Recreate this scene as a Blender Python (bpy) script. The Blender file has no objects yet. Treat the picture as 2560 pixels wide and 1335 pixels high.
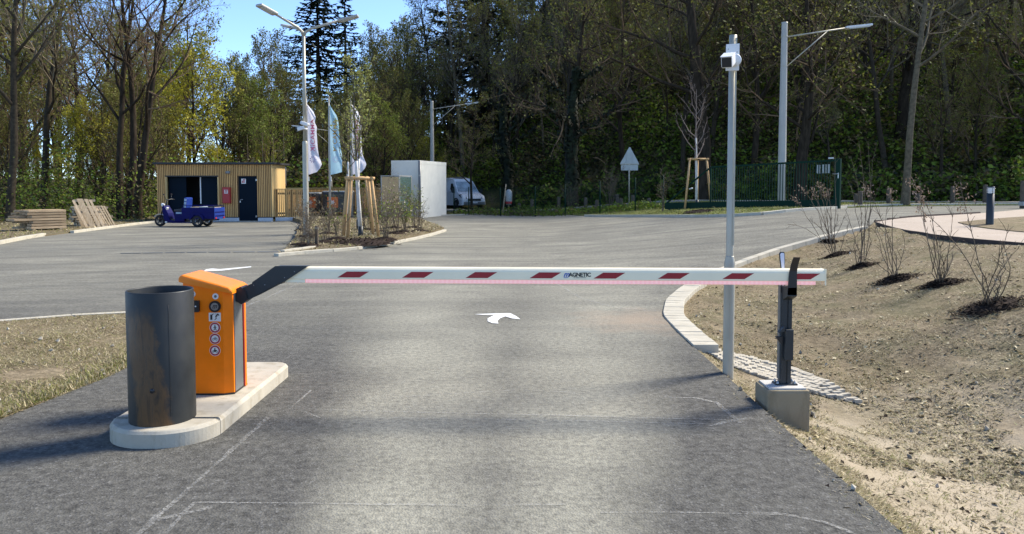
import bpy, bmesh, math, random
from mathutils import Vector, Matrix, Euler, noise as mnoise
from mathutils.geometry import delaunay_2d_cdt

# ---------------------------------------------------------------- camera, sky, sun, exposure
scene = bpy.context.scene
C = scene.collection
RAD = math.radians
FPX, PCY, HCAM, PITCH = 1900.0, 565.0, 1.65, RAD(3.0)      # focal length in photo pixels, principal row, eye height
cam_d = bpy.data.cameras.new('camera'); cam = bpy.data.objects.new('camera', cam_d); C.objects.link(cam)
cam.location = (0, 0, HCAM); cam.rotation_euler = (RAD(90) - PITCH, 0, 0)
cam_d.sensor_width = 36.0; cam_d.lens = FPX / 2560 * 36.0
cam_d.shift_y = (PCY - 667.5) / 2560
cam_d.clip_start = 0.05; cam_d.clip_end = 3000
scene.camera = cam

SUN_DIR = Vector((1.0, 0.55, 1.05)).normalized()           # towards the sun
SUN_EL = math.asin(SUN_DIR.z); SUN_AZ = math.atan2(SUN_DIR.x, SUN_DIR.y)
world = bpy.data.worlds.new('World'); scene.world = world; world.use_nodes = True
wt = world.node_tree; bg = wt.nodes['Background']
sky = wt.nodes.new('ShaderNodeTexSky'); sky.sky_type = 'NISHITA'; sky.sun_disc = False
sky.sun_elevation = SUN_EL; sky.sun_rotation = SUN_AZ
sky.air_density = 0.62; sky.dust_density = 0.3; sky.ozone_density = 4.0; sky.altitude = 600
wt.links.new(sky.outputs[0], bg.inputs[0]); bg.inputs[1].default_value = 0.115
sd = bpy.data.lights.new('sun', 'SUN'); sd.energy = 2.45; sd.angle = RAD(15.0); sd.color = (1.0, 0.92, 0.79)
sun = bpy.data.objects.new('sun', sd); C.objects.link(sun); sun.location = (30, 20, 40)
sun.rotation_euler = SUN_DIR.to_track_quat('Z', 'Y').to_euler()
vs = scene.view_settings; scene.display_settings.display_device = 'sRGB'
vs.view_transform = 'Standard'; vs.look = 'None'; vs.exposure = 1.7; vs.gamma = 1.0; vs.use_curve_mapping = False
scene.cycles.max_bounces = 6; scene.cycles.transparent_max_bounces = 12

# ---------------------------------------------------------------- terrain functions and picture-to-place helpers
def ss(a, b, t):
    t = min(1.0, max(0.0, (t - a) / (b - a))); return t * t * (3 - 2 * t)
def lerp(a, b, t): return a + (b - a) * t
def plin(pts, t):
    if t <= pts[0][0]: return pts[0][1]
    for (a, va), (b, vb) in zip(pts, pts[1:]):
        if t <= b: return va + (vb - va) * (t - a) / (b - a)
    return pts[-1][1]
def road_z(x, y): return 0.8 * ss(0, 11, x) * ss(8, 20, y)
def ray(px, py):
    u = (px - 1280) / FPX; w = (PCY - py) / FPX
    return Vector((u, math.cos(PITCH) + w * math.sin(PITCH), -math.sin(PITCH) + w * math.cos(PITCH)))
def P(px, py, Y):
    d = ray(px, py); k = Y / d.y
    return Vector((d.x * k, Y, HCAM + d.z * k))
def G(px, py, h=road_z):
    d = ray(px, py); d = d / d.y; y0 = 1.0; f0 = HCAM + d.z * y0 - h(d.x * y0, y0); y = y0
    while y < 160:
        y1 = y + 0.25; f1 = HCAM + d.z * y1 - h(d.x * y1, y1)
        if f1 <= 0:
            t = f0 / (f0 - f1); y = y + 0.25 * t
            return Vector((d.x * y, y, h(d.x * y, y)))
        y, f0 = y1, f1
    return Vector((d.x * y, y, h(d.x * y, y)))
def Z(px, Y, z):                                            # a place on the column px at depth Y and height z
    return Vector(((px - 1280) / FPX * (Y * math.cos(PITCH) + (HCAM - z) * math.sin(PITCH)), Y, z))

HILL_EDGE = [(-90, 150), (-60, 118), (-30, 74), (-15, 62), (0, 57), (10, 47), (25, 42), (45, 38), (90, 34)]
def hill_z(x, y):
    d = y - plin(HILL_EDGE, x)
    if d <= 0: return 0.0
    amp = ss(-20, 14, x) * 0.88 + 0.12
    return amp * (0.56 * d * ss(0, 6, d) if d < 60 else 33.6) * 1.0
KERB_X = [(-20, 1.85), (4, 1.86), (7.8, 1.87), (8.6, 1.88), (9.6, 1.92), (10.8, 2.2), (12.05, 2.7), (13.0, 3.2), (14.5, 4.2), (16, 5.5), (17.5, 7.3), (18.4, 8.6), (19.2, 9.6)]
def edge_x(y): return plin(KERB_X, y)
PATH_X = 8.75
def bank_z(x, y):
    e = edge_x(y)
    t = min(1.0, max(0.0, (x - e) / max(0.3, PATH_X - e)))
    s = 0.30 * (1 - ss(6.2, 9.5, y)) + 0.07
    k = ss(0.22, 1.0, t) ** 0.9
    top = lerp(0.70, road_z(9, y), ss(15, 20, y))
    fine = 0.009 * mnoise.noise(Vector((x * 9, y * 9, 5))) + 0.005 * mnoise.noise(Vector((x * 21, y * 21, 6))) if y < 11 else 0.0
    lump = fine * ss(0, 0.04, t) + 0.05 * mnoise.noise(Vector((x * 0.9, y * 0.9, 3))) * ss(0, 0.15, t) + 0.02 * mnoise.noise(Vector((x * 3, y * 3, 7))) * ss(0, 0.08, t)
    return lerp(road_z(e, y), top, k) - s * math.sin(math.pi * min(1, t / 0.55) ** 0.75) * (1 if t < 0.55 else 0) + lump - 0.012
def path_z(x, y): return lerp(0.70, road_z(x, y), ss(15, 20, y)) + 0.012

# ---------------------------------------------------------------- materials
def nd(nt, t, **kw):
    n = nt.nodes.new(t)
    for k, v in kw.items():
        if hasattr(n, k): setattr(n, k, v)
        else: n.inputs[k].default_value = v
    return n
def new_mat(name):
    m = bpy.data.materials.new(name); m.use_nodes = True
    return m, m.node_tree, m.node_tree.nodes['Principled BSDF']
def coord(nt, kind='Object', scale=(1, 1, 1), rot=(0, 0, 0)):
    tc = nd(nt, 'ShaderNodeTexCoord'); mp = nd(nt, 'ShaderNodeMapping')
    mp.inputs['Scale'].default_value = scale; mp.inputs['Rotation'].default_value = rot
    if kind == 'World':
        g = nd(nt, 'ShaderNodeNewGeometry'); nt.links.new(g.outputs['Position'], mp.inputs[0])
    else: nt.links.new(tc.outputs[kind], mp.inputs[0])
    return mp.outputs[0]
def noise_tex(nt, vec, scale, detail=4, rough=0.55, dist=0.0):
    n = nd(nt, 'ShaderNodeTexNoise'); n.inputs['Scale'].default_value = scale; n.inputs['Detail'].default_value = detail
    n.inputs['Roughness'].default_value = rough; n.inputs['Distortion'].default_value = dist
    if vec is not None: nt.links.new(vec, n.inputs['Vector'])
    return n.outputs['Fac']
def ramp(nt, fac, stops):
    r = nd(nt, 'ShaderNodeValToRGB'); e = r.color_ramp.elements
    while len(e) < len(stops): e.new(0.5)
    for el, (p, c) in zip(e, stops):
        el.position = p; el.color = (c, c, c, 1) if isinstance(c, (int, float)) else (*c, 1)
    nt.links.new(fac, r.inputs[0]); return r.outputs['Color']
def mix(nt, fac, a, b, mode='MIX'):
    m = nd(nt, 'ShaderNodeMix'); m.data_type = 'RGBA'; m.blend_type = mode; m.clamp_result = False
    for i, v in ((0, fac), (6, a), (7, b)):
        if isinstance(v, (int, float)): m.inputs[i].default_value = v if i == 0 else (v, v, v, 1)
        elif isinstance(v, tuple): m.inputs[i].default_value = (*v, 1)
        else: nt.links.new(v, m.inputs[i])
    return m.outputs[2]
def math_n(nt, op, a, b=None, c=None):
    m = nd(nt, 'ShaderNodeMath'); m.operation = op
    for i, v in enumerate((a, b, c)):
        if v is None: continue
        if isinstance(v, (int, float)): m.inputs[i].default_value = v
        else: nt.links.new(v, m.inputs[i])
    return m.outputs[0]
def bump(nt, bs, h, strength=0.3, dist=0.02):
    b = nd(nt, 'ShaderNodeBump'); b.inputs['Strength'].default_value = strength; b.inputs['Distance'].default_value = dist
    nt.links.new(h, b.inputs['Height']); nt.links.new(b.outputs[0], bs.inputs['Normal'])
def spec(bs, v):
    bs.inputs['Specular IOR Level'].default_value = v
def plain(name, col, rough=0.6, metal=0.0, var=0.12, scale=6.0, b=0.0, sp=0.5, kind='Object', stretch=(1, 1, 1), rand=0.0, dirt=0.0, dirtcol=(0.12, 0.1, 0.07)):
    m, nt, bs = new_mat(name)
    v = coord(nt, kind, stretch); n = noise_tex(nt, v, scale, 5)
    lo = tuple(max(0, c * (1 - var)) for c in col); hi = tuple(c * (1 + var) for c in col)
    out = ramp(nt, n, [(0.3, lo), (0.7, hi)])
    if dirt > 0:
        d = ramp(nt, noise_tex(nt, v, scale * 0.35, 8, 0.65), [(0.45, 0.0), (0.75, dirt)])
        out = mix(nt, d, out, dirtcol)
    if rand > 0:
        oi = nd(nt, 'ShaderNodeObjectInfo'); hs = nd(nt, 'ShaderNodeHueSaturation')
        nt.links.new(math_n(nt, 'MULTIPLY_ADD', oi.outputs['Random'], rand, 1 - rand / 2), hs.inputs['Value'])
        nt.links.new(out, hs.inputs['Color']); out = hs.outputs[0]
    nt.links.new(out, bs.inputs['Base Color'])
    nt.links.new(ramp(nt, n, [(0.2, max(0.02, rough - 0.08)), (0.8, min(1, rough + 0.08))]), bs.inputs['Roughness'])
    bs.inputs['Metallic'].default_value = metal; spec(bs, sp)
    if b: bump(nt, bs, noise_tex(nt, v, scale * 6, 4), b, 0.01)
    return m
M = {}
def asphalt_mat():
    m, nt, bs = new_mat('asphalt')
    w = coord(nt, 'World')
    sep = nd(nt, 'ShaderNodeSeparateXYZ'); nt.links.new(w, sep.inputs[0])
    vo = nd(nt, 'ShaderNodeTexVoronoi'); vo.inputs['Scale'].default_value = 85; nt.links.new(w, vo.inputs['Vector'])
    agg = ramp(nt, vo.outputs['Color'], [(0.0, 0.022), (0.5, 0.052), (0.80, 0.090), (1.0, 0.30)])
    fine = noise_tex(nt, w, 14, 11, 0.8)
    base = mix(nt, 0.6, agg, ramp(nt, fine, [(0.40, (0.030, 0.029, 0.027)), (0.60, (0.150, 0.145, 0.128))]))
    # pale dust ground into the surface: broad clouds, swept streaks, and the two driven tracks
    cl = noise_tex(nt, w, 0.55, 8, 0.65, 0.6)
    st = noise_tex(nt, coord(nt, 'World', (0.35, 1.7, 1), (0, 0, RAD(-14))), 1.1, 8, 0.68, 0.8)
    ym = math_n(nt, 'SUBTRACT', sep.outputs[1], 3.6)
    half = math_n(nt, 'MAXIMUM', math_n(nt, 'MULTIPLY_ADD', ym, 0.11, 0.47), 0.3)
    lane = math_n(nt, 'ADD', math_n(nt, 'MULTIPLY_ADD', ym, -0.03, 0.15), math_n(nt, 'ADD', sep.outputs[0], math_n(nt, 'MULTIPLY', math_n(nt, 'SUBTRACT', noise_tex(nt, w, 0.7, 5), 0.5), 0.7)))
    lx = math_n(nt, 'DIVIDE', math_n(nt, 'ABSOLUTE', lane), half)
    two = math_n(nt, 'MAXIMUM', math_n(nt, 'SUBTRACT', lx, 1.0), math_n(nt, 'MULTIPLY', math_n(nt, 'SUBTRACT', 1.0, lx), 0.62))
    lanew = ramp(nt, two, [(0.0, 1.05), (0.3, 0.88), (0.65, 0.50), (1.0, 0.12)])
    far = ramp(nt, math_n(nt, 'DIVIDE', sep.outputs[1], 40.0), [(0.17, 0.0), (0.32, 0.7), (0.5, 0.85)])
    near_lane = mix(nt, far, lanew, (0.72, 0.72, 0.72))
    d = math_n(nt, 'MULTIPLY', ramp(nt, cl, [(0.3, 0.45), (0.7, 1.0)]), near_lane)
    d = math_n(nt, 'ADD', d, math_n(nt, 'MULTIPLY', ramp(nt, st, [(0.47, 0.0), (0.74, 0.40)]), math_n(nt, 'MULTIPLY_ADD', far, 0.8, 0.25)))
    gr = noise_tex(nt, w, 22, 9, 0.78)
    d = math_n(nt, 'MULTIPLY', d, ramp(nt, gr, [(0.36, 0.40), (0.60, 1.2)]))
    d.node.use_clamp = True
    colr = mix(nt, math_n(nt, 'MULTIPLY', d, 0.9), base, (0.365, 0.350, 0.275))
    # reddish sand washed off by the kerb
    vd = nd(nt, 'ShaderNodeVectorMath'); vd.operation = 'DISTANCE'; nt.links.new(w, vd.inputs[0]); vd.inputs[1].default_value = (1.62, 9.3, 0)
    wob = math_n(nt, 'ADD', vd.outputs['Value'], math_n(nt, 'MULTIPLY', math_n(nt, 'SUBTRACT', noise_tex(nt, w, 2.5, 5), 0.5), 1.6))
    colr = mix(nt, ramp(nt, wob, [(0.15, 0.6), (1.0, 0.0)]), colr, (0.34, 0.265, 0.19))
    # dark rolled seams and tyre arcs in the far yard
    arc = nd(nt, 'ShaderNodeTexWave'); arc.wave_type = 'RINGS'; arc.rings_direction = 'Z'; arc.inputs['Scale'].default_value = 0.16
    arc.inputs['Distortion'].default_value = 3.5; arc.inputs['Detail'].default_value = 3; arc.inputs['Detail Scale'].default_value = 0.5
    nt.links.new(w, arc.inputs['Vector'])
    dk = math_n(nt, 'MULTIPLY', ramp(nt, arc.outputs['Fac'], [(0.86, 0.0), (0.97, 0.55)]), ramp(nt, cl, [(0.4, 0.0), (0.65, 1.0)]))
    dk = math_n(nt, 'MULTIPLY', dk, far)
    colr = mix(nt, dk, colr, (0.05, 0.052, 0.055))
    nt.links.new(colr, bs.inputs['Base Color']); bs.inputs['Roughness'].default_value = 0.92; spec(bs, 0.1)
    bump(nt, bs, math_n(nt, 'ADD', vo.outputs['Distance'], fine), 0.55, 0.007)
    return m
def soil_mat(name, cols, scale=3.0, green=0.0, pale=None, bscale=40, bstr=0.6, clump=0.0):
    m, nt, bs = new_mat(name); w = coord(nt, 'World')
    a = noise_tex(nt, w, scale, 8, 0.65, 0.3); f = noise_tex(nt, w, scale * 14, 5, 0.7)
    c = ramp(nt, a, [(0.3, cols[0]), (0.5, cols[1]), (0.7, cols[2])])
    c = mix(nt, 0.55, c, ramp(nt, f, [(0.3, cols[0]), (0.55, cols[1]), (0.72, cols[2])]))
    c = mix(nt, ramp(nt, noise_tex(nt, w, scale * 30, 3), [(0.55, 0.0), (0.75, 0.5)]), c, tuple(x * 0.25 for x in cols[0]))
    if clump: c = mix(nt, ramp(nt, noise_tex(nt, coord(nt, 'World', (1, 1.6, 1)), 11, 7, 0.75, 0.6), [(0.46, 0.0), (0.60, clump)]), c, tuple(x * 0.55 for x in cols[0]))
    if green: c = mix(nt, ramp(nt, noise_tex(nt, w, scale * 0.6, 6, 0.7), [(0.45, 0.0), (0.7, green)]), c, (0.075, 0.095, 0.028))
    if pale:
        px, py, r = pale
        vd = nd(nt, 'ShaderNodeVectorMath'); vd.operation = 'DISTANCE'; nt.links.new(w, vd.inputs[0]); vd.inputs[1].default_value = (px, py, 0)
        wob = math_n(nt, 'ADD', math_n(nt, 'DIVIDE', vd.outputs['Value'], r), math_n(nt, 'MULTIPLY', math_n(nt, 'SUBTRACT', noise_tex(nt, w, 1.6, 6, 0.65), 0.5), 1.6))
        c = mix(nt, ramp(nt, wob, [(0.2, 0.75), (1.0, 0.0)]), c, (0.46, 0.39, 0.285))
    nt.links.new(c, bs.inputs['Base Color']); bs.inputs['Roughness'].default_value = 0.95; spec(bs, 0.15)
    bump(nt, bs, mix(nt, 0.5, f, noise_tex(nt, w, bscale, 4, 0.7)), bstr, 0.03)
    return m
def leaf_mat(name, a, b, rand=0.3, trans=0.35):
    m, nt, bs = new_mat(name)
    n = noise_tex(nt, coord(nt, 'Object'), 1.3, 4, 0.7)
    g = nd(nt, 'ShaderNodeNewGeometry')
    c = mix(nt, ramp(nt, n, [(0.35, 0.0), (0.65, 1.0)]), a, b)
    hs = nd(nt, 'ShaderNodeHueSaturation'); nt.links.new(c, hs.inputs['Color'])
    nt.links.new(math_n(nt, 'MULTIPLY_ADD', g.outputs['Random Per Island'], 0.9, 0.55), hs.inputs['Value'])
    nt.links.new(hs.outputs[0], bs.inputs['Base Color']); bs.inputs['Roughness'].default_value = 0.6; spec(bs, 0.25)
    tr = nd(nt, 'ShaderNodeBsdfTranslucent'); nt.links.new(hs.outputs[0], tr.inputs[0])
    mx = nd(nt, 'ShaderNodeMixShader'); mx.inputs[0].default_value = trans
    nt.links.new(bs.outputs[0], mx.inputs[1]); nt.links.new(tr.outputs[0], mx.inputs[2])
    nt.links.new(mx.outputs[0], nt.nodes['Material Output'].inputs[0]); return m
def glass_mat(name, tint, rough=0.03, clear=0.5):
    m, nt, bs = new_mat(name)
    bs.inputs['Base Color'].default_value = (*tint, 1); bs.inputs['Roughness'].default_value = rough; spec(bs, 0.8)
    tr = nd(nt, 'ShaderNodeBsdfTransparent'); tr.inputs[0].default_value = (*[min(1, t * 2 + 0.4) for t in tint], 1)
    mx = nd(nt, 'ShaderNodeMixShader'); mx.inputs[0].default_value = clear
    nt.links.new(bs.outputs[0], mx.inputs[1]); nt.links.new(tr.outputs[0], mx.inputs[2])
    nt.links.new(mx.outputs[0], nt.nodes['Material Output'].inputs[0]); return m
def wood_mat(name, a, b, axis=2, scale=1.0, rand=0.25, rough=0.7):
    m, nt, bs = new_mat(name); s = [9 * scale] * 3; s[axis] = 0.7 * scale
    v = coord(nt, 'Object', tuple(s)); n = noise_tex(nt, v, 2.2, 6, 0.65, 0.7)
    oi = nd(nt, 'ShaderNodeObjectInfo'); g = nd(nt, 'ShaderNodeNewGeometry')
    c = ramp(nt, n, [(0.25, b), (0.6, a)]); hs = nd(nt, 'ShaderNodeHueSaturation'); nt.links.new(c, hs.inputs['Color'])
    k = math_n(nt, 'ADD', math_n(nt, 'MULTIPLY', oi.outputs['Random'], rand), math_n(nt, 'MULTIPLY', g.outputs['Random Per Island'], rand))
    nt.links.new(math_n(nt, 'ADD', k, 1 - rand), hs.inputs['Value'])
    nt.links.new(hs.outputs[0], bs.inputs['Base Color']); bs.inputs['Roughness'].default_value = rough; spec(bs, 0.2)
    bump(nt, bs, n, 0.25, 0.004); return m
def emit_mat(name, col, base, strength):
    m, nt, bs = new_mat(name)
    bs.inputs['Base Color'].default_value = (*base, 1); bs.inputs['Roughness'].default_value = 0.35
    bs.inputs['Emission Color'].default_value = (*col, 1); bs.inputs['Emission Strength'].default_value = strength
    return m
def rust_mat():
    m, nt, bs = new_mat('rolled steel'); v = coord(nt, 'Object')
    sp_ = nd(nt, 'ShaderNodeSeparateXYZ'); nt.links.new(v, sp_.inputs[0])
    n = noise_tex(nt, coord(nt, 'Object', (9, 9, 1.6), (0, RAD(7), 0)), 2.6, 8, 0.7, 0.8)
    n2 = noise_tex(nt, v, 5, 6, 0.6)
    steel = ramp(nt, n2, [(0.3, (0.010, 0.011, 0.011)), (0.7, (0.024, 0.026, 0.024))])
    rustc = ramp(nt, n, [(0.34, (0.028, 0.018, 0.009)), (0.52, (0.115, 0.056, 0.015)), (0.64, (0.055, 0.037, 0.02))])
    # a tongue of rust down the face
    off = math_n(nt, 'SUBTRACT', sp_.outputs[0], math_n(nt, 'MULTIPLY_ADD', sp_.outputs[2], -0.13, 0.035))
    e = math_n(nt, 'ADD', math_n(nt, 'ABSOLUTE', off), math_n(nt, 'MULTIPLY', math_n(nt, 'SUBTRACT', noise_tex(nt, v, 7, 5, 0.65), 0.5), 0.16))
    wz = math_n(nt, 'ADD', sp_.outputs[2], math_n(nt, 'MULTIPLY', math_n(nt, 'SUBTRACT', n2, 0.5), 0.3))
    f = math_n(nt, 'MULTIPLY', ramp(nt, e, [(0.085, 1.0), (0.115, 0.0)]), ramp(nt, wz, [(0.68, 1.0), (0.78, 0.0)]))
    c = mix(nt, math_n(nt, 'MULTIPLY', f, 0.9), steel, rustc)
    nt.links.new(c, bs.inputs['Base Color']); bs.inputs['Metallic'].default_value = 0.15
    nt.links.new(ramp(nt, n2, [(0.3, 0.42), (0.7, 0.62)]), bs.inputs['Roughness']); bump(nt, bs, n, 0.12, 0.004); return m
def concrete_mat(name, col, sc=4.0, stain=0.5, low=None):
    m, nt, bs = new_mat(name); w = coord(nt, 'World'); n = noise_tex(nt, w, sc, 8, 0.65); f = noise_tex(nt, w, 60, 4, 0.7)
    c = ramp(nt, n, [(0.3, tuple(x * 0.78 for x in col)), (0.7, col)])
    c = mix(nt, ramp(nt, noise_tex(nt, coord(nt, 'World', (1, 1, 0.35)), sc * 2.4, 8, 0.7), [(0.5, 0.0), (0.78, stain)]), c, tuple(x * y for x, y in zip(col, (0.5, 0.45, 0.36))))
    c = mix(nt, ramp(nt, f, [(0.62, 0.0), (0.75, 0.4)]), c, tuple(x * 0.45 for x in col))
    nt.links.new(c, bs.inputs['Base Color']); bs.inputs['Roughness'].default_value = 0.85; spec(bs, 0.25); bump(nt, bs, f, 0.3, 0.004); return m

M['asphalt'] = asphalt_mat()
M['verge'] = soil_mat('dry verge', ((0.095, 0.073, 0.042), (0.255, 0.200, 0.122), (0.40, 0.325, 0.21)), 2.2, 0.40, pale=(3.1, 4.9, 2.8), clump=0.55)
M['bed'] = soil_mat('planting bed soil', ((0.075, 0.056, 0.034), (0.17, 0.135, 0.082), (0.27, 0.225, 0.145)), 1.4, 0.3)
M['grass'] = soil_mat('mown grass', ((0.09, 0.105, 0.026), (0.16, 0.175, 0.045), (0.24, 0.225, 0.08)), 1.2, 0.4)
M['forest_floor'] = soil_mat('forest floor', ((0.026, 0.024, 0.010), (0.06, 0.058, 0.019), (0.10, 0.08, 0.04)), 0.35, 0.4, bscale=3, bstr=1.0)
M['path'] = soil_mat('pale gravel', ((0.38, 0.31, 0.24), (0.44, 0.37, 0.295), (0.49, 0.42, 0.34)), 1.2)
M['sand'] = soil_mat('pale lane', ((0.28, 0.25, 0.19), (0.35, 0.31, 0.24), (0.42, 0.37, 0.29)), 0.8)
M['mulch'] = soil_mat('bark mulch', ((0.012, 0.008, 0.006), (0.028, 0.018, 0.013), (0.06, 0.042, 0.03)), 6)
M['mulch_chip'] = plain('mulch chips', (0.035, 0.024, 0.017), 0.9, var=0.6, scale=9, sp=0.1)
M['kerb'] = concrete_mat('pale kerb', (0.52, 0.48, 0.38), 3, 0.45)
M['granite'] = concrete_mat('granite setts', (0.50, 0.455, 0.36), 8, 0.5)
M['joint'] = concrete_mat('joint mortar', (0.26, 0.235, 0.185), 8, 0.5)
M['concrete'] = concrete_mat('island concrete', (0.49, 0.445, 0.35), 4, 0.85)
M['concrete2'] = concrete_mat('block concrete', (0.30, 0.25, 0.165), 3, 0.7)
M['concrete_cap'] = concrete_mat('block cap', (0.54, 0.52, 0.47), 5, 0.2)
M['white_paint'] = plain('road paint', (0.74, 0.74, 0.71), 0.7, var=0.1, scale=12, dirt=0.5, dirtcol=(0.3, 0.3, 0.29), kind='World')
M['chalk'] = None
def chalk_mat():
    m, nt, bs = new_mat('chalk line'); w = coord(nt, 'World')
    bs.inputs['Base Color'].default_value = (0.43, 0.42, 0.38, 1); bs.inputs['Roughness'].default_value = 0.95
    a = math_n(nt, 'MULTIPLY', ramp(nt, noise_tex(nt, w, 70, 3, 0.7), [(0.38, 0.0), (0.64, 0.8)]), ramp(nt, noise_tex(nt, w, 2.2, 4), [(0.33, 0.15), (0.62, 0.9)]))
    nt.links.new(a, bs.inputs['Alpha']); return m
M['chalk'] = chalk_mat()
M['steel'] = rust_mat()
M['orange'] = plain('orange powder coat', (0.95, 0.205, 0.002), 0.5, var=0.05, scale=9, b=0.06, sp=0.2, dirt=0.22, dirtcol=(0.42, 0.15, 0.03))
M['orange_lid'] = plain('orange lid', (0.86, 0.215, 0.006), 0.38, var=0.03, scale=20)
M['grey_panel'] = plain('grey panel', (0.16, 0.165, 0.16), 0.4, 0.3, var=0.1)
M['dark_red'] = plain('dark red edge', (0.25, 0.02, 0.015), 0.5)
M['anthracite'] = plain('anthracite coat', (0.017, 0.021, 0.023), 0.5, 0.0, var=0.12, scale=10)
M['black'] = plain('black plastic', (0.012, 0.012, 0.014), 0.4, var=0.1)
M['boom_white'] = plain('boom white', (0.93, 0.82, 0.58), 0.35, var=0.025, scale=5, dirt=0.16, dirtcol=(0.55, 0.5, 0.4))
M['boom_red'] = plain('boom red', (0.30, 0.006, 0.014), 0.4, var=0.06)
M['led'] = None
def led_mat():
    m, nt, bs = new_mat('led strip lens'); v = coord(nt, 'Object')
    sp_ = nd(nt, 'ShaderNodeSeparateXYZ'); nt.links.new(v, sp_.inputs[0])
    s = math_n(nt, 'SINE', math_n(nt, 'MULTIPLY', sp_.outputs[0], 2 * math.pi / 0.034))
    f = ramp(nt, math_n(nt, 'MULTIPLY_ADD', s, 0.5, 0.5), [(0.2, (0.95, 0.46, 0.44)), (0.8, (0.97, 0.52, 0.49))])
    nt.links.new(f, bs.inputs['Base Color']); bs.inputs['Roughness'].default_value = 0.3
    nt.links.new(f, bs.inputs['Emission Color']); bs.inputs['Emission Strength'].default_value = 0.12; return m
M['led'] = led_mat()
M['white'] = plain('white enamel', (0.72, 0.72, 0.70), 0.4, var=0.03, dirt=0.06)
M['sticker_white'] = plain('sticker white', (0.70, 0.69, 0.66), 0.5, var=0.03)
M['sticker_red'] = plain('sticker red', (0.36, 0.01, 0.02), 0.45)
M['sticker_black'] = plain('sticker black', (0.012, 0.012, 0.012), 0.5)
M['logo_blue'] = plain('logo blue', (0.01, 0.085, 0.40), 0.5)
M['silver'] = plain('brushed silver', (0.38, 0.39, 0.38), 0.35, 0.7)
M['galv'] = plain('galvanised steel', (0.40, 0.375, 0.30), 0.5, 0.25, var=0.16, scale=7, stretch=(1, 1, 0.25), b=0.05)
M['galv_grey'] = plain('grey mast paint', (0.40, 0.38, 0.33), 0.5, 0.1, var=0.1, scale=2)
M['reflective'] = plain('reflective film', (0.60, 0.63, 0.74), 0.3, 0.0, var=0.04)
M['slat'] = wood_mat('larch slats', (0.64, 0.375, 0.145), (0.50, 0.28, 0.10), 2, 1.0, 0.28)
M['slat_back'] = plain('dark batten back', (0.085, 0.052, 0.024), 0.9)
M['board'] = wood_mat('pale boards', (0.66, 0.46, 0.20), (0.56, 0.37, 0.15), 2, 0.6, 0.12)
M['stake'] = wood_mat('peeled stake', (0.53, 0.335, 0.155), (0.40, 0.235, 0.10), 2, 1.0, 0.2)
M['plank'] = wood_mat('weathered plank', (0.46, 0.335, 0.20), (0.19, 0.135, 0.08), 0, 1.0, 0.6)
M['plank_grey'] = wood_mat('grey plank', (0.44, 0.35, 0.23), (0.24, 0.18, 0.115), 0, 1.0, 0.45)
M['panel_wood'] = wood_mat('panel wood', (0.56, 0.43, 0.27), (0.33, 0.24, 0.14), 2, 1.0, 0.35)
M['roof_dark'] = plain('dark roof sheet', (0.02, 0.021, 0.024), 0.6)
M['navy_door'] = plain('dark blue door', (0.003, 0.009, 0.017), 0.7, var=0.08, sp=0.1)
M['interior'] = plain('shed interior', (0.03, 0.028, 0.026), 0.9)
M['plinth'] = concrete_mat('white plinth', (0.62, 0.63, 0.62), 3, 0.1)
M['red_box'] = plain('red box', (0.36, 0.012, 0.014), 0.4, var=0.04)
M['bark'] = plain('dark bark', (0.040, 0.030, 0.020), 0.95, var=0.55, scale=7, b=0.7, sp=0.1, stretch=(1, 1, 0.3), rand=0.5)
M['bark_slim'] = plain('pale slim bark', (0.115, 0.096, 0.064), 0.95, var=0.4, scale=8, b=0.5, sp=0.1)
M['bark_grey'] = plain('grey bark', (0.050, 0.040, 0.027), 0.95, var=0.4, scale=8, b=0.5, sp=0.1, rand=0.4)
M['twig'] = plain('brown twigs', (0.145, 0.098, 0.058), 0.9, var=0.45, scale=1.2, sp=0.1, rand=0.5)
M['twig_grey'] = plain('grey twigs', (0.165, 0.135, 0.088), 0.9, var=0.4, scale=1.2, sp=0.1, rand=0.4)
M['bud'] = leaf_mat('olive buds', (0.115, 0.12, 0.024), (0.20, 0.20, 0.04))
M['yellow_leaf'] = leaf_mat('yellow spring leaves', (0.27, 0.26, 0.018), (0.42, 0.38, 0.04))
M['green_leaf'] = leaf_mat('fresh green leaves', (0.13, 0.175, 0.02), (0.24, 0.27, 0.045))
M['pale_leaf'] = leaf_mat('pale green leaves', (0.13, 0.16, 0.05), (0.21, 0.23, 0.085))
M['ivy'] = leaf_mat('ivy leaves', (0.013, 0.018, 0.007), (0.028, 0.034, 0.012), trans=0.15)
M['needle'] = leaf_mat('dark needles', (0.010, 0.022, 0.018), (0.022, 0.042, 0.03), trans=0.1)
M['under'] = leaf_mat('undergrowth leaves', (0.085, 0.14, 0.012), (0.19, 0.25, 0.035))
M['under_brown'] = leaf_mat('brown undergrowth', (0.085, 0.068, 0.030), (0.14, 0.115, 0.048))
M['straw'] = leaf_mat('dry straw', (0.40, 0.335, 0.19), (0.54, 0.46, 0.29), trans=0.2)
M['straw_dark'] = leaf_mat('old straw', (0.18, 0.145, 0.075), (0.28, 0.225, 0.12), trans=0.2)
M['blade'] = leaf_mat('short green grass', (0.17, 0.185, 0.045), (0.26, 0.25, 0.08), trans=0.25)
M['seed'] = leaf_mat('dry seed heads', (0.26, 0.165, 0.105), (0.40, 0.30, 0.22), trans=0.2)
M['sapling_bark'] = plain('sapling bark', (0.19, 0.14, 0.11), 0.8, var=0.25, scale=5)
M['budding'] = leaf_mat('yellow green buds', (0.22, 0.235, 0.05), (0.34, 0.34, 0.10))
M['stem'] = plain('shrub stems', (0.115, 0.085, 0.055), 0.85, var=0.3, scale=4, rand=0.3)
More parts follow.
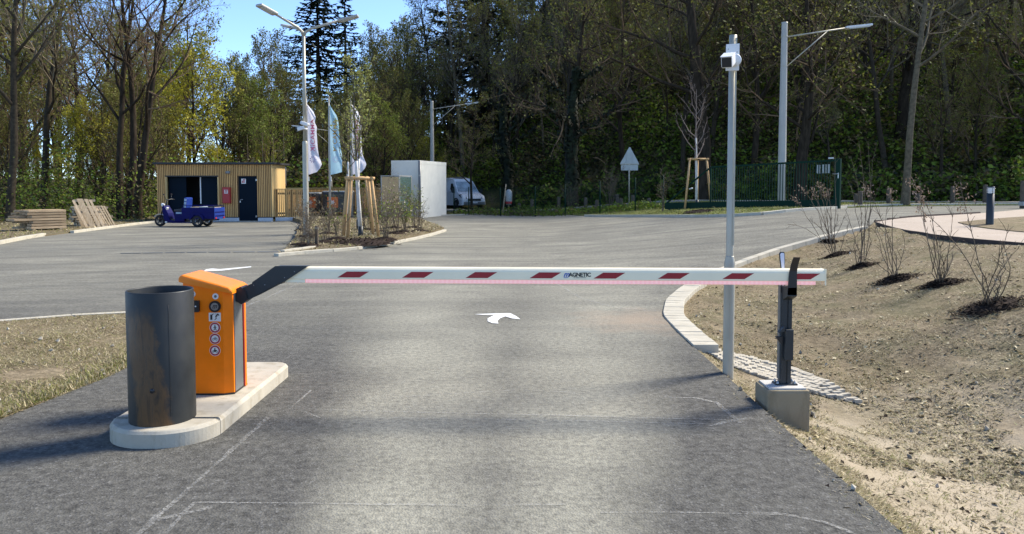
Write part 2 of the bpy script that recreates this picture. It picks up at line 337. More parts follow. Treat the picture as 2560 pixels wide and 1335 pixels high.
M['trunk_white'] = plain('white trunk paint', (0.60, 0.575, 0.52), 0.85, var=0.2, scale=9, dirt=0.35, dirtcol=(0.2, 0.17, 0.13))
M['rubber'] = plain('tyre rubber', (0.012, 0.012, 0.012), 0.8)
M['trike_blue'] = plain('blue paint', (0.002, 0.003, 0.075), 0.6, var=0.1, sp=0.15)
M['seat_blue'] = plain('blue check seat', (0.008, 0.032, 0.20), 0.6, sp=0.2)
M['check'] = plain('pale check', (0.26, 0.36, 0.46), 0.6)
M['van_white'] = plain('van white', (0.74, 0.75, 0.74), 0.25, var=0.03)
M['car_glass'] = plain('dark car glass', (0.02, 0.026, 0.03), 0.06, sp=0.8, var=0.05)
M['wind_glass'] = plain('sky painted glass', (0.34, 0.40, 0.42), 0.05, sp=1.0, var=0.5, scale=1.6)  # mottled grey-blue base colour paints the sky's reflection into the windscreen
M['green_gate'] = plain('dark green coat', (0.003, 0.026, 0.015), 0.6, var=0.12, sp=0.12)
M['white_wall'] = concrete_mat('white concrete wall', (0.80, 0.78, 0.68), 0.8, 0.06)
M['tan_panel'] = plain('tan panel', (0.52, 0.34, 0.16), 0.6, var=0.05, scale=2)
M['green_glass'] = glass_mat('green tinted glass', (0.13, 0.20, 0.175), 0.04, 0.35)
M['orange_panel'] = plain('orange panel', (0.62, 0.15, 0.03), 0.55, var=0.12)
M['trailer_dark'] = plain('dark trailer body', (0.013, 0.016, 0.02), 0.3)
M['sign_back'] = plain('sign back', (0.40, 0.42, 0.40), 0.5, 0.3, var=0.08, scale=5, dirt=0.25)
M['flag_white'] = leaf_mat('white flag cloth', (0.72, 0.70, 0.76), (0.78, 0.77, 0.82), trans=0.35)
M['flag_blue'] = leaf_mat('blue flag cloth', (0.36, 0.58, 0.70), (0.46, 0.68, 0.76), trans=0.35)
for k in ('flag_white', 'flag_blue'):
    for n in M[k].node_tree.nodes:
        if n.type == 'MATH' and n.operation == 'MULTIPLY_ADD': n.inputs[1].default_value = 0.0; n.inputs[2].default_value = 1.0
M['flag_red'] = plain('flag red print', (0.62, 0.14, 0.22), 0.7)
M['flag_gold'] = plain('flag gold print', (0.55, 0.33, 0.10), 0.7)
M['flag_purple'] = plain('flag purple print', (0.36, 0.30, 0.46), 0.7)
M['flag_pale'] = plain('flag pale print', (0.66, 0.64, 0.76), 0.7)
M['wood_post'] = plain('grey wood post', (0.10, 0.075, 0.05), 0.9, var=0.35, scale=8)
M['edging'] = plain('rusty edging', (0.05, 0.034, 0.026), 0.85, var=0.4, scale=6)
M['lamp_white'] = plain('lamp white', (0.66, 0.67, 0.65), 0.35)
M['lamp_lens'] = plain('lamp lens', (0.45, 0.47, 0.46), 0.2)
M['blue_tarp'] = plain('dark void', (0.01, 0.01, 0.012), 0.9)

# ---------------------------------------------------------------- mesh builders
class MB:
    def __init__(s): s.v = []; s.f = []; s.m = []; s.sm = []
    def add(s, vs_, fs, m=0, smooth=False):
        o = len(s.v); s.v.extend(vs_)
        for f in fs: s.f.append(tuple(i + o for i in f)); s.m.append(m); s.sm.append(smooth)
        return s
    def box(s, c, sz, rot=None, m=0, bev=0.0):
        c = Vector(c); h = [x / 2 for x in sz]
        if bev > 0:
            bm = bmesh.new(); bmesh.ops.create_cube(bm, size=1.0)
            for v in bm.verts: v.co = Vector((v.co.x * sz[0], v.co.y * sz[1], v.co.z * sz[2]))
            bmesh.ops.bevel(bm, geom=bm.edges[:], offset=bev, segments=2, affect='EDGES', profile=0.6)
            return s.bm(bm, c, rot, m)
        vs_ = [Vector((x * h[0], y * h[1], z * h[2])) for x in (-1, 1) for y in (-1, 1) for z in (-1, 1)]
        if rot is not None:
            r = rot if isinstance(rot, Matrix) else Euler(rot).to_matrix()
            vs_ = [r @ v for v in vs_]
        return s.add([v + c for v in vs_], [(0, 1, 3, 2), (4, 6, 7, 5), (0, 4, 5, 1), (2, 3, 7, 6), (0, 2, 6, 4), (1, 5, 7, 3)], m)
    def bm(s, bm, c=(0, 0, 0), rot=None, m=0, smooth=False):
        c = Vector(c); r = None if rot is None else (rot if isinstance(rot, Matrix) else Euler(rot).to_matrix())
        bm.verts.index_update()
        vs_ = [((r @ v.co) if r else v.co.copy()) + c for v in bm.verts]
        s.add(vs_, [tuple(v.index for v in f.verts) for f in bm.faces], m, smooth); bm.free(); return s
    def tube(s, pts, rad, n=6, m=0, cap=True, smooth=True):
        pts = [Vector(p) for p in pts]; k = len(pts)
        if isinstance(rad, (int, float)): rad = [rad] * k
        vs_ = []; ref = None
        for i, p in enumerate(pts):
            d = (pts[min(i + 1, k - 1)] - pts[max(i - 1, 0)])
            if d.length < 1e-9: d = Vector((0, 0, 1))
            d.normalize()
            if ref is None: ref = d.orthogonal().normalized()
            else:
                ref = ref - d * ref.dot(d)
                ref = d.orthogonal().normalized() if ref.length < 1e-6 else ref.normalized()
            b = d.cross(ref)
            for j in range(n):
                a = 2 * math.pi * j / n; vs_.append(p + (ref * math.cos(a) + b * math.sin(a)) * rad[i])
        fs = [(i * n + j, i * n + (j + 1) % n, (i + 1) * n + (j + 1) % n, (i + 1) * n + j) for i in range(k - 1) for j in range(n)]
        s.add(vs_, fs, m, smooth)
        if cap:
            o = len(s.v) - len(vs_)
            s.f.append(tuple(o + j for j in reversed(range(n)))); s.m.append(m); s.sm.append(False)
            s.f.append(tuple(o + (k - 1) * n + j for j in range(n))); s.m.append(m); s.sm.append(False)
        return s
    def lathe(s, prof, c=(0, 0, 0), n=24, m=0, smooth=True, rot=None):
        c = Vector(c); r = None if rot is None else (rot if isinstance(rot, Matrix) else Euler(rot).to_matrix()); vs_ = []
        for (q, z) in prof:
            for j in range(n):
                a = 2 * math.pi * j / n; v = Vector((q * math.cos(a), q * math.sin(a), z)); vs_.append(((r @ v) if r else v) + c)
        fs = [(i * n + j, i * n + (j + 1) % n, (i + 1) * n + (j + 1) % n, (i + 1) * n + j) for i in range(len(prof) - 1) for j in range(n)]
        return s.add(vs_, fs, m, smooth)
    def prism(s, poly, a, b, axis='z', m=0, mat=None):
        """poly of 2D points, extruded from a to b; axis z: (x,y); axis y: (x,z)"""
        n = len(poly)
        if axis == 'z': vs_ = [Vector((p[0], p[1], a)) for p in poly] + [Vector((p[0], p[1], b)) for p in poly]
        elif axis == 'y': vs_ = [Vector((p[0], a, p[1])) for p in poly] + [Vector((p[0], b, p[1])) for p in poly]
        else: vs_ = [Vector((a, p[0], p[1])) for p in poly] + [Vector((b, p[0], p[1])) for p in poly]
        if mat is not None: vs_ = [mat @ v for v in vs_]
        fs = [tuple(range(n)), tuple(reversed(range(n, 2 * n)))] + [(i, i + n, (i + 1) % n + n, (i + 1) % n) for i in range(n)]
        return s.add(vs_, fs, m)
    def quad(s, a, b, c, d, m=0): return s.add([Vector(a), Vector(b), Vector(c), Vector(d)], [(0, 1, 2, 3)], m)
    def mesh(s, name, mats, origin=None):
        me = bpy.data.meshes.new(name)
        vs_ = s.v if origin is None else [Vector(v) - Vector(origin) for v in s.v]
        me.from_pydata([tuple(v) for v in vs_], [], s.f)
        for mt in (mats if isinstance(mats, (list, tuple)) else [mats]): me.materials.append(M[mt] if isinstance(mt, str) else mt)
        if any(s.m): me.polygons.foreach_set('material_index', s.m)
        me.polygons.foreach_set('use_smooth', s.sm)
        me.update(); return me
def fixn(me):
    bm = bmesh.new(); bm.from_mesh(me); bmesh.ops.recalc_face_normals(bm, faces=bm.faces); bm.to_mesh(me); bm.free(); return me
def link(name, me, parent=None, loc=None, rot=None):
    o = bpy.data.objects.new(name, me); C.objects.link(o)
    if parent is not None: o.parent = parent
    if loc is not None: o.location = loc
    if rot is not None: o.rotation_euler = rot
    return o
def tag(o, label=None, cat=None, group=None, kind=None):
    if label: o['label'] = label
    if cat: o['category'] = cat
    if group: o['group'] = group
    if kind: o['kind'] = kind
    return o
def thing(name, label, cat, loc=(0, 0, 0), rz=0.0, group=None):
    o = link(name, None, None, loc, (0, 0, rz)); o.empty_display_size = 0.2
    return tag(o, label, cat, group)
def part(t, name, mb, mats, world=False, kind=None, loc=None, fix=True):
    """mesh under a thing; world=True when the builder holds world coordinates (thing without rotation)"""
    me = mb.mesh(name, mats, t.location if world else None)
    if fix: fixn(me)
    o = link(name, me, t, loc)
    if kind: o['kind'] = kind
    return o
def sub(p, name, mb, mats, world=False, origin=None):
    me = mb.mesh(name, mats, origin if world else None); fixn(me); return link(name, me, p)
def copy_tree(o, parent=None):
    c = o.copy(); C.objects.link(c)
    if parent is not None: c.parent = parent
    for ch in list(o.children): copy_tree(ch, c)
    return c
def text_mb(txt, size, mat4, shear=0.0, spacing=1.0, depth=0.0006, bold=0.0):
    cu = bpy.data.curves.new('lettering', 'FONT'); cu.body = txt; cu.size = size; cu.shear = shear; cu.space_character = spacing
    cu.align_x = 'CENTER'; cu.align_y = 'CENTER'; cu.extrude = depth; cu.offset = bold; cu.resolution_u = 3
    o = bpy.data.objects.new('lettering', cu); C.objects.link(o)
    dg = bpy.context.evaluated_depsgraph_get(); me = o.evaluated_get(dg).to_mesh()
    mb = MB().add([mat4 @ v.co for v in me.vertices], [tuple(p.vertices) for p in me.polygons])
    o.evaluated_get(dg).to_mesh_clear(); bpy.data.objects.remove(o); bpy.data.curves.remove(cu); return mb
def inside(poly, x, y):
    c = False; n = len(poly); j = n - 1
    for i in range(n):
        xi, yi = poly[i][0], poly[i][1]; xj, yj = poly[j][0], poly[j][1]
        if (yi > y) != (yj > y) and x < (xj - xi) * (y - yi) / (yj - yi) + xi: c = not c
        j = i
    return c
def densify(poly, step, closed=True):
    out = []; n = len(poly)
    for i in range(n if closed else n - 1):
        a = Vector(poly[i][:2]); b = Vector(poly[(i + 1) % n][:2]); k = max(1, int((b - a).length / (step(a) if callable(step) else step)))
        for j in range(k): out.append(a.lerp(b, j / k))
    if not closed: out.append(Vector(poly[-1][:2]))
    return out
def sheet(name, poly, hfun, mats, grid=1.0, skirt=0.0, bstep=None, holes=()):
    """a ground sheet: polygon in plan, triangulated with inner points, heights from hfun"""
    b = densify(poly, bstep or grid); pts = [Vector((p.x, p.y)) for p in b]; n = len(pts); edges = [(i, (i + 1) % n) for i in range(n)]
    xs = [p.x for p in b]; ys = [p.y for p in b]; rng = random.Random(5)
    y = min(ys)
    while y < max(ys):
        g = grid(y) if callable(grid) else grid; x = min(xs)
        while x < max(xs):
            qx, qy = x + rng.uniform(-.2, .2) * g, y + rng.uniform(-.2, .2) * g
            if inside(b, qx, qy): pts.append(Vector((qx, qy)))
            x += g
        y += g
    vo, eo, fo, _, _, _ = delaunay_2d_cdt(pts, edges, [list(range(n))], 1, 1e-5)
    mb = MB(); mb.add([Vector((p.x, p.y, hfun(p.x, p.y))) for p in vo], [tuple(f) for f in fo], 0, True)
    if skirt:
        k = len(mb.v); top = [Vector((p.x, p.y, hfun(p.x, p.y))) for p in b]
        mb.add(top + [t - Vector((0, 0, skirt)) for t in top], [(i, (i + 1) % n, (i + 1) % n + n, i + n) for i in range(n)], 0, False)
    me = fixn(mb.mesh(name, mats))
    bm = bmesh.new(); bm.from_mesh(me); up = sum(f.normal.z for f in bm.faces)
    if up < 0: bmesh.ops.reverse_faces(bm, faces=bm.faces)
    bm.to_mesh(me); bm.free()
    return link(name, me)
# ================================================================ THE SETTING
def W2(pts, h=road_z): return [G(a, b, h) for a, b in pts]
# ---- ground to the horizon, with the wooded hill
def ground_z(x, y):
    low = 0.45 * (1 - ss(20, 24, y)) * ss(-14, -10, x)
    return road_z(x, y) - 0.05 - low + hill_z(x, y) + 0.5 * mnoise.noise(Vector((x * 0.12, y * 0.12, 1))) * ss(2, 12, y - plin(HILL_EDGE, x))
mb = MB()
gx = [-900, -500, -300, -200, -150, -120] + [-100 + 2.5 * i for i in range(81)] + [120, 150, 200, 300, 500, 900]
gy = [-300, -100, -40] + [-20 + 2.5 * i for i in range(73)] + [175, 200, 240, 300, 450, 700, 1200, 1900]
mb.add([Vector((x, y, ground_z(x, y))) for y in gy for x in gx],
       [(j * len(gx) + i, j * len(gx) + i + 1, (j + 1) * len(gx) + i + 1, (j + 1) * len(gx) + i) for j in range(len(gy) - 1) for i in range(len(gx) - 1)], 0, True)
tag(link('ground', mb.mesh('ground', 'forest_floor')), kind='structure')

# ---- asphalt
kerb_right = [Vector((edge_x(y), y)) for y in (-6, 0, 4, 7.8, 8.6, 9.2, 9.6, 10.2, 10.8, 11.4, 12.05, 12.5, 13.0, 13.8, 14.5, 15.2, 16, 16.8, 17.5, 18.4)]
path_tip = G(2186, 556)
path_far = W2([(2186, 556), (2250, 547), (2330, 541), (2450, 534), (2560, 524)])
far_right = [Vector((46, 27)), Vector((46, 34))]
far_edge = W2([(2560, 513), (2330, 515), (2200, 517), (2110, 520), (1960, 530), (1900, 537), (1830, 541), (1720, 542), (1640, 541), (1540, 541), (1465, 540), (1400, 536), (1330, 534), (1200, 536), (1116, 539), (1045, 545)])
mid_far = [Vector((-7.5, 41)), Vector((-10.6, 36.1)), Vector((-17.3, 36.1))]
left_far = W2([(395, 556), (290, 567), (180, 582), (100, 592), (0, 610)])
left_far2 = [Vector((-22, 16.5)), Vector((-45, 12)), Vector((-45, 7.0))]
left_near = W2([(-250, 832), (0, 808), (160, 796), (310, 784)]) + [Vector((-4.4, 9.7)), Vector((-3.85, 9.35)), Vector((-3.6, 8.7)), Vector((-3.52, 7.5)), Vector((-3.5, 6.5)), Vector((-3.62, 5.4)), Vector((-3.8, 2)), Vector((-3.8, -6))]
asph = [Vector(p[:2]) for p in kerb_right + path_far + far_right + far_edge + mid_far + left_far + left_far2 + left_near]
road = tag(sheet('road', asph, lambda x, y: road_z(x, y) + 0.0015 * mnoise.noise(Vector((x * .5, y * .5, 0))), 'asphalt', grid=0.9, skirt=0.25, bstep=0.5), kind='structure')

# ---- verge and bank on the right
vp = [Vector((edge_x(y), y)) for y in [-6 + 0.5 * i for i in range(50)]] + [Vector(path_tip[:2]), Vector((PATH_X, 17.2)), Vector((PATH_X - 0.1, 13)), Vector((PATH_X, 6)), Vector((PATH_X, -6))]
verge_r = tag(sheet('bank', vp, bank_z, 'verge', grid=lambda y: 0.055 if 3 < y < 7.5 else (0.09 if 3 < y < 11 else 0.22), bstep=0.25), kind='structure')
# ---- verge on the left
lp = [Vector(p[:2]) for p in left_near] + [Vector((-45, -6)), Vector((-45, 7))]
def left_z(x, y):
    d = -3.55 - x
    return 0.015 + 0.02 * ss(0.2, 3.0, d) + 0.03 * mnoise.noise(Vector((x * 1.1, y * 1.1, 5))) * ss(0.1, 0.8, d) - 0.10 * (1 - ss(0.0, 0.12, d)) * 0.2
verge_l = tag(sheet('verge', lp, left_z, 'verge', grid=0.45, bstep=0.2, skirt=0.15), kind='structure')

# ---- pale gravel path and the grass patch in its fork
pth = [path_tip, *W2([(2250, 573), (2330, 587), (2440, 599), (2560, 609)], path_z)]
pth = [Vector(p[:2]) for p in pth] + [Vector((PATH_X + 0.05, 9)), Vector((PATH_X, 0)), Vector((15, 0)), Vector((15, 14)), Vector((30, 20)), Vector((30, 25.5))] + [Vector(p[:2]) for p in reversed(path_far[1:])]
path = tag(sheet('path', pth, path_z, 'path', grid=0.8, bstep=0.4, skirt=0.12), kind='structure')
fork = [Vector(p[:2]) for p in W2([(2395, 557), (2430, 566), (2480, 573), (2560, 581), (2800, 600), (2800, 545), (2560, 543), (2490, 548)], path_z)]
tag(sheet('grass_patch', fork, lambda x, y: path_z(x, y) + 0.02, 'verge', grid=0.5, bstep=0.3, skirt=0.05), kind='structure')
# dark steel edging between path and bank
eb = MB(); el = densify([(p.x, p.y) for p in [path_tip, *W2([(2250, 573), (2330, 587), (2440, 599), (2560, 609)], path_z)]] + [(PATH_X + 0.05, 9), (PATH_X, 4)], 0.3, False)
for i, (a, b) in enumerate(zip(el, el[1:])):
    za, zb = path_z(a.x, a.y), path_z(b.x, b.y); n = (b - a).normalized(); n = Vector((n.y, -n.x)) * 0.012
    eb.add([Vector((a.x - n.x, a.y - n.y, za - .26)), Vector((a.x + n.x, a.y + n.y, za - .26)), Vector((b.x + n.x, b.y + n.y, zb - .26)), Vector((b.x - n.x, b.y - n.y, zb - .26)),
            Vector((a.x - n.x, a.y - n.y, za + .015)), Vector((a.x + n.x, a.y + n.y, za + .015)), Vector((b.x + n.x, b.y + n.y, zb + .015)), Vector((b.x - n.x, b.y - n.y, zb + .015))],
           [(0, 1, 5, 4), (1, 2, 6, 5), (2, 3, 7, 6), (3, 0, 4, 7), (4, 5, 6, 7)])
sub(path, 'edging', eb, 'edging')
eb = MB()
el = densify([(p.x, p.y) for p in path_far[:4]], 0.5, False)
for a, b in zip(el, el[1:]):
    eb.box(((a.x + b.x) / 2, (a.y + b.y) / 2, path_z(a.x, a.y) + 0.0), ((b - a).length, 0.03, 0.09), (0, 0, math.atan2(b.y - a.y, b.x - a.x)))
sub(path, 'edging', eb, 'edging')

# ---- planting island in the yard, left wood strip, grass by the gate
isl = W2([(693, 640), (760, 633), (830, 628), (900, 622), (980, 609), (1040, 597), (1085, 586), (1110, 577)]) + W2([(1095, 571), (1070, 563), (1046, 551)]) + [Vector((-7.0, 39.5)), Vector((-10.4, 36)), *W2([(757, 560), (748, 580), (738, 605), (712, 628)])]
isl = [Vector(p[:2]) for p in isl]
def isl_z(x, y): return 0.06 + 0.05 * mnoise.noise(Vector((x * .6, y * .6, 2))) + 0.1 * ss(18, 24, y)
tag(sheet('planting_island', isl, isl_z, 'bed', grid=0.5, bstep=0.3, skirt=0.3), kind='structure')
ls = [Vector(p[:2]) for p in left_far] + [Vector((-22, 16.6)), Vector((-45, 12.1)), Vector((-45, 40)), Vector((-18.5, 40)), Vector((-16.6, 35.5))]
def strip_z(x, y): return 0.04 + 0.04 * mnoise.noise(Vector((x * .7, y * .7, 4)))
tag(sheet('wood_strip', ls, strip_z, 'bed', grid=1.0, bstep=0.5, skirt=0.3), kind='structure')
gs = [Vector(p[:2]) for p in W2([(2110, 520), (1960, 530), (1900, 537), (1830, 541), (1720, 542), (1640, 541), (1540, 541), (1465, 540), (1400, 536), (1330, 534), (1200, 536), (1116, 539)])] + [Vector((-3.5, 50)), Vector((3, 52)), Vector((9, 44)), Vector((20, 38)), Vector((30, 36))]
gs += [Vector(p[:2]) for p in W2([(2560, 513), (2330, 515), (2200, 517)])]
def gate_z(x, y): return road_z(x, y) + 0.03 + 0.03 * mnoise.noise(Vector((x * .6, y * .6, 9)))
tag(sheet('grass_strip', gs, gate_z, 'grass', grid=0.9, bstep=0.5, skirt=0.2), kind='structure')
# pale lane running behind the fence
lane = [Vector((-6, 51)), Vector((4, 46.5)), Vector((12, 40.5)), Vector((24, 36.6)), Vector((40, 35.6)), Vector((40, 36.7)), Vector((24, 38)), Vector((12, 42)), Vector((4, 48.2)), Vector((-6, 53))]
tag(sheet('lane', lane, lambda x, y: gate_z(x, y) + 0.06, 'sand', grid=1.0, bstep=0.8, skirt=0.1), kind='structure')

# ---- kerbs of single stones
def kerb(name, pts, length, width, height, hfun, up=0.02, mat='kerb', jitter=0.004, seed=1, bev=0.008):
    root = tag(link(name, None), kind='structure')
    me = fixn(MB().box((0, 0, -height / 2), (length - 0.006, width, height), bev=bev).mesh('kerbstone', mat)); rng = random.Random(seed)
    pts = [Vector(p[:2]) for p in pts]; segl = [(b - a).length for a, b in zip(pts, pts[1:])]; tot = sum(segl); n = max(1, int(tot / length))
    def at(s):
        for a, b, l in zip(pts, pts[1:], segl):
            if s <= l: return a.lerp(b, s / l)
            s -= l
        return pts[-1]
    for i in range(n):
        a, b = at(tot * i / n), at(tot * (i + 1) / n); c = (a + b) / 2; d = b - a
        o = link('kerbstone', me, root, (c.x, c.y, hfun(c.x, c.y) + up + rng.uniform(-jitter, jitter)), (rng.uniform(-.01, .01), math.atan2(hfun(a.x, a.y) - hfun(b.x, b.y), d.length), math.atan2(d.y, d.x) + rng.uniform(-.008, .008)))
        o.scale.x = d.length / length
    return root
def smooth_path(pts, it=2):
    pts = [Vector(p[:2]) for p in pts]
    for _ in range(it):
        out = [pts[0]]
        for a, b in zip(pts, pts[1:]): out += [a.lerp(b, .25), a.lerp(b, .75)]
        pts = out + [pts[-1]]
    return pts
kc = smooth_path([Vector((edge_x(y) + 0.13, y)) for y in (7.75, 8.2, 8.6, 9.2, 9.6, 10.2, 10.8, 11.4, 12.05, 12.6)])
kerb('kerb', kc, 0.17, 0.26, 0.12, road_z, 0.022, 'kerb', 0.004, 3, 0.007)
kc = smooth_path([Vector((edge_x(y) + 0.07, y)) for y in (12.6, 13.0, 13.8, 14.5, 15.2, 16, 16.8, 17.5, 18.3)])
kerb('kerb', kc, 0.5, 0.14, 0.14, road_z, 0.035, seed=4)
kerb('kerb', smooth_path(W2([(690, 641), (760, 634), (830, 629), (900, 623), (980, 610), (1040, 598), (1085, 587), (1111, 578)])), 0.8, 0.16, 0.3, road_z, 0.07, seed=5)
kerb('kerb', smooth_path(W2([(705, 636), (745, 630), (790, 623)])), 0.6, 0.14, 0.3, road_z, 0.10, seed=6)
kerb('kerb', smooth_path([Vector(p[:2]) for p in (left_near[:7])]), 0.8, 0.11, 0.2, road_z, 0.045, seed=7)
kerb('kerb', smooth_path(W2([(395, 556), (330, 563), (270, 571), (180, 583)])), 0.9, 0.13, 0.25, road_z, 0.09, seed=8)
kerb('kerb', smooth_path(W2([(110, 590), (60, 598), (0, 610), (-150, 640)])), 0.9, 0.13, 0.25, road_z, 0.10, seed=9)
kerb('kerb', smooth_path(W2([(1465, 541), (1540, 542), (1640, 542), (1720, 543), (1830, 542), (1900, 538), (1960, 531), (2050, 524), (2112, 520)])), 1.0, 0.2, 0.25, road_z, 0.09, seed=10)
kerb('kerb', smooth_path(W2([(1075, 541), (1116, 539), (1200, 536), (1285, 534)])), 1.0, 0.16, 0.25, road_z, 0.06, seed=11)
kerb('kerb', smooth_path(W2([(2105, 519), (2200, 516), (2330, 514), (2560, 512), (2700, 511)])), 1.0, 0.25, 0.3, road_z, 0.10, mat='granite', seed=12)

# ---- sett-paved gutter running down into the swale
gut = tag(link('gutter', None), kind='structure')
gu = W2([(1762, 868), (1840, 889), (1890, 901), (1955, 917), (2000, 929), (2060, 951), (2150, 1008)], bank_z)
gl = W2([(1746, 872), (1790, 896), (1840, 924), (1905, 947), (1975, 966), (2050, 990), (2152, 1013)], bank_z)
gb = MB(); NG = 44
def along(pts, t):
    k = t * (len(pts) - 1); i = min(int(k), len(pts) - 2); return pts[i].lerp(pts[i + 1], k - i)
for i in range(NG):
    a, b, c, d = along(gu, i / NG), along(gu, (i + 1) / NG), along(gl, (i + 1) / NG), along(gl, i / NG)
    gb.quad(*[Vector((p.x, p.y, bank_z(p.x, p.y) + 0.012)) for p in (a, b, c, d)])
part(gut, 'mortar_bed', gb, 'joint')
stone = fixn(MB().box((0, 0, -0.03), (1, 1, 0.1), bev=0.05).mesh('sett', 'granite')); rng = random.Random(11)
LG = sum((b - a).length for a, b in zip(gu, gu[1:]))
for i in range(40):
    t = (i + 0.5) / 40; a, b = along(gu, t), along(gl, t); wdt = (a - b).length; rows = max(1, round(wdt / 0.105))
    tdir = (along(gu, min(1, t + .02)) - along(gu, max(0, t - .02))).normalized()
    for r in range(rows):
        tt = t + (0.5 / 40 if r % 2 else 0) * 0.9; c = along(gu, min(1, tt)).lerp(along(gl, min(1, tt)), (r + 0.5) / rows)
        o = link('sett', stone, gut, (c.x, c.y, bank_z(c.x, c.y) + 0.024 + rng.uniform(-.006, .006)), (rng.uniform(-.05, .05), rng.uniform(-.05, .05), math.atan2(tdir.y, tdir.x) + rng.uniform(-.06, .06)))
        o.scale = (LG / 40 * rng.uniform(.88, .96), wdt / rows * rng.uniform(.84, .94), 0.35)

# ---- road markings
def flat(name, poly, mat, dz=0.006, parent=road):
    mb = MB(); pts = [Vector((p[0], p[1], road_z(p[0], p[1]) + dz)) for p in poly]
    mb.add(pts, [tuple(range(len(pts)))]); me = mb.mesh(name, mat)
    bm = bmesh.new(); bm.from_mesh(me); bmesh.ops.triangulate(bm, faces=bm.faces)
    if sum(f.normal.z for f in bm.faces) < 0: bmesh.ops.reverse_faces(bm, faces=bm.faces)
    bm.to_mesh(me); bm.free(); return link(name, me, parent)
flat('painted_arrow', W2([(1186, 786.5), (1240, 784.5), (1276, 784), (1290, 791), (1301, 799), (1280, 797), (1263, 792), (1250, 797), (1244, 803), (1246, 810), (1231, 809), (1219, 804), (1219, 797), (1235, 789), (1210, 788.5)]), 'white_paint', 0.006)
flat('painted_arrow', W2([(509, 679), (515, 674), (530, 672), (550, 673.5), (628, 666.5), (628, 668.5), (556, 677), (520, 678.5)]), 'white_paint', 0.006)
chalk = MB()
def stroke(px, w=0.02):
    pts = W2(px); rng = random.Random(int(px[0][0]))
    q = densify([(p.x, p.y) for p in pts], 0.12, False); L, Rr = [], []
    for i, p in enumerate(q):
        d = (q[min(i + 1, len(q) - 1)] - q[max(i - 1, 0)]).normalized(); n = Vector((-d.y, d.x)) * w * 0.5 * rng.uniform(.5, 1.3); o = Vector((rng.uniform(-1, 1), rng.uniform(-1, 1))) * w * .2
        for lst, s in ((L, 1), (Rr, -1)):
            e = p + o + n * s; lst.append(Vector((e.x, e.y, road_z(e.x, e.y) + 0.005)))
    k = len(q); chalk.add(L + Rr, [(i, i + 1, i + 1 + k, i + k) for i in range(k - 1)])
for s, w in [([(335, 1345), (430, 1262), (560, 1145), (670, 1045)], .034), ([(380, 1304), (440, 1290), (520, 1272)], .03), ([(408, 1340), (488, 1257)], .03), ([(486, 1257), (780, 1260), (1180, 1265), (1420, 1262)], .016),
             ([(724, 1022), (1000, 1031), (1400, 1040), (1850, 1052)], .018), ([(760, 1030), (800, 1046)], .03), ([(724, 1024), (778, 976)], .02), ([(980, 1046), (1400, 1052), (1790, 1062)], .012),
             ([(1660, 994), (1740, 996), (1790, 1008)], .03), ([(1790, 1006), (1850, 1058)], .035), ([(1775, 1066), (1830, 1054), (1880, 1046)], .035), ([(1815, 1040), (1860, 1056)], .02), ([(1855, 1282), (1950, 1286), (2060, 1306), (2130, 1335)], .02),
             ([(1500, 1283), (1700, 1282), (1990, 1290)], .012), ([(600, 772), (650, 752), (745, 710)], .035), ([(1395, 712), (1450, 745), (1540, 770), (1640, 778)], .035), ([(1000, 775), (1050, 772)], .03), ([(1690, 672), (1760, 661), (1810, 668)], .03), ([(900, 1000), (1300, 975), (1440, 983)], .012)]:
    stroke(s, w)
cme = chalk.mesh('chalk_marking', 'chalk'); tag(link('chalk_marking', cme, road), kind='stuff')

# ---- a channel drain crossing the yard
db = MB()
dp = densify([(p.x, p.y) for p in W2([(300, 634), (520, 631), (700, 630)])], 0.5, False)
for a, b in zip(dp, dp[1:]): db.box(((a.x + b.x) / 2, (a.y + b.y) / 2, 0.008), ((b - a).length * 0.9, 0.11, 0.008), (0, 0, math.atan2(b.y - a.y, b.x - a.x)))
tag(link('drain_grate', db.mesh('drain_grate', 'grey_panel'), road), kind='stuff')

# ---- dry grass, straw and clods (uncountable ground cover)
def scatter(name, mats, n, sample, hfun, hgt, wid, lie=0.6, seed=1, weights=(1,)):
    rng = random.Random(seed); V, F, MI = [], [], []; got = tries = 0
    while got < n and tries < n * 6:
        tries += 1; p = sample(rng)
        if p is None: continue
        x, y = p; z = hfun(x, y); s = 0.6 + 0.9 * rng.random(); a = rng.uniform(0, 6.283); ln = hgt * s * rng.uniform(.5, 1.3); l = lie + (1 - lie) * rng.random()
        dx, dy = math.cos(a), math.sin(a); w = wid * s; fx, fy = -dy * w * .5, dx * w * .5; up = ln * (1 - l) + 0.006; ou = ln * l
        k = len(V); V += [(x - fx, y - fy, z - .004), (x + fx, y + fy, z - .004), (x + dx * ou, y + dy * ou, z + up)]; F.append((k, k + 1, k + 2)); MI.append(rng.choices(range(len(weights)), weights)[0]); got += 1
    me = bpy.data.meshes.new(name); me.from_pydata(V, [], F)
    for m in mats: me.materials.append(M[m])
    me.polygons.foreach_set('material_index', MI); me.update()
    return tag(link(name, me), kind='stuff')
def samp_bank(rng):
    y = 3.2 * (18.5 / 3.2) ** rng.random(); x = rng.uniform(edge_x(y) - 0.16, min(PATH_X - 0.03, 0.72 * y + 0.6))
    if x < edge_x(y) and (rng.random() > 1 + (x - edge_x(y)) / .15 or y > 7.6): return None
    if mnoise.noise(Vector((x * 1.3, y * 1.3, 8))) + 0.5 * mnoise.noise(Vector((x * 5, y * 5, 1))) < -0.22 + rng.uniform(-.25, .25): return None
    if x > 4.0 and rng.random() < .45: return None
    if (x - 2.85) ** 2 + ((y - 4.3) * .8) ** 2 < 0.55 and rng.random() < .8: return None
    if 7.7 < y < 12.7 and x < edge_x(y) + 0.3: return None
    if y < 8 and inside(GUT, x, y): return None
    return x, y
GUT = [(p.x, p.y) for p in gu] + [(p.x, p.y) for p in reversed(gl)]
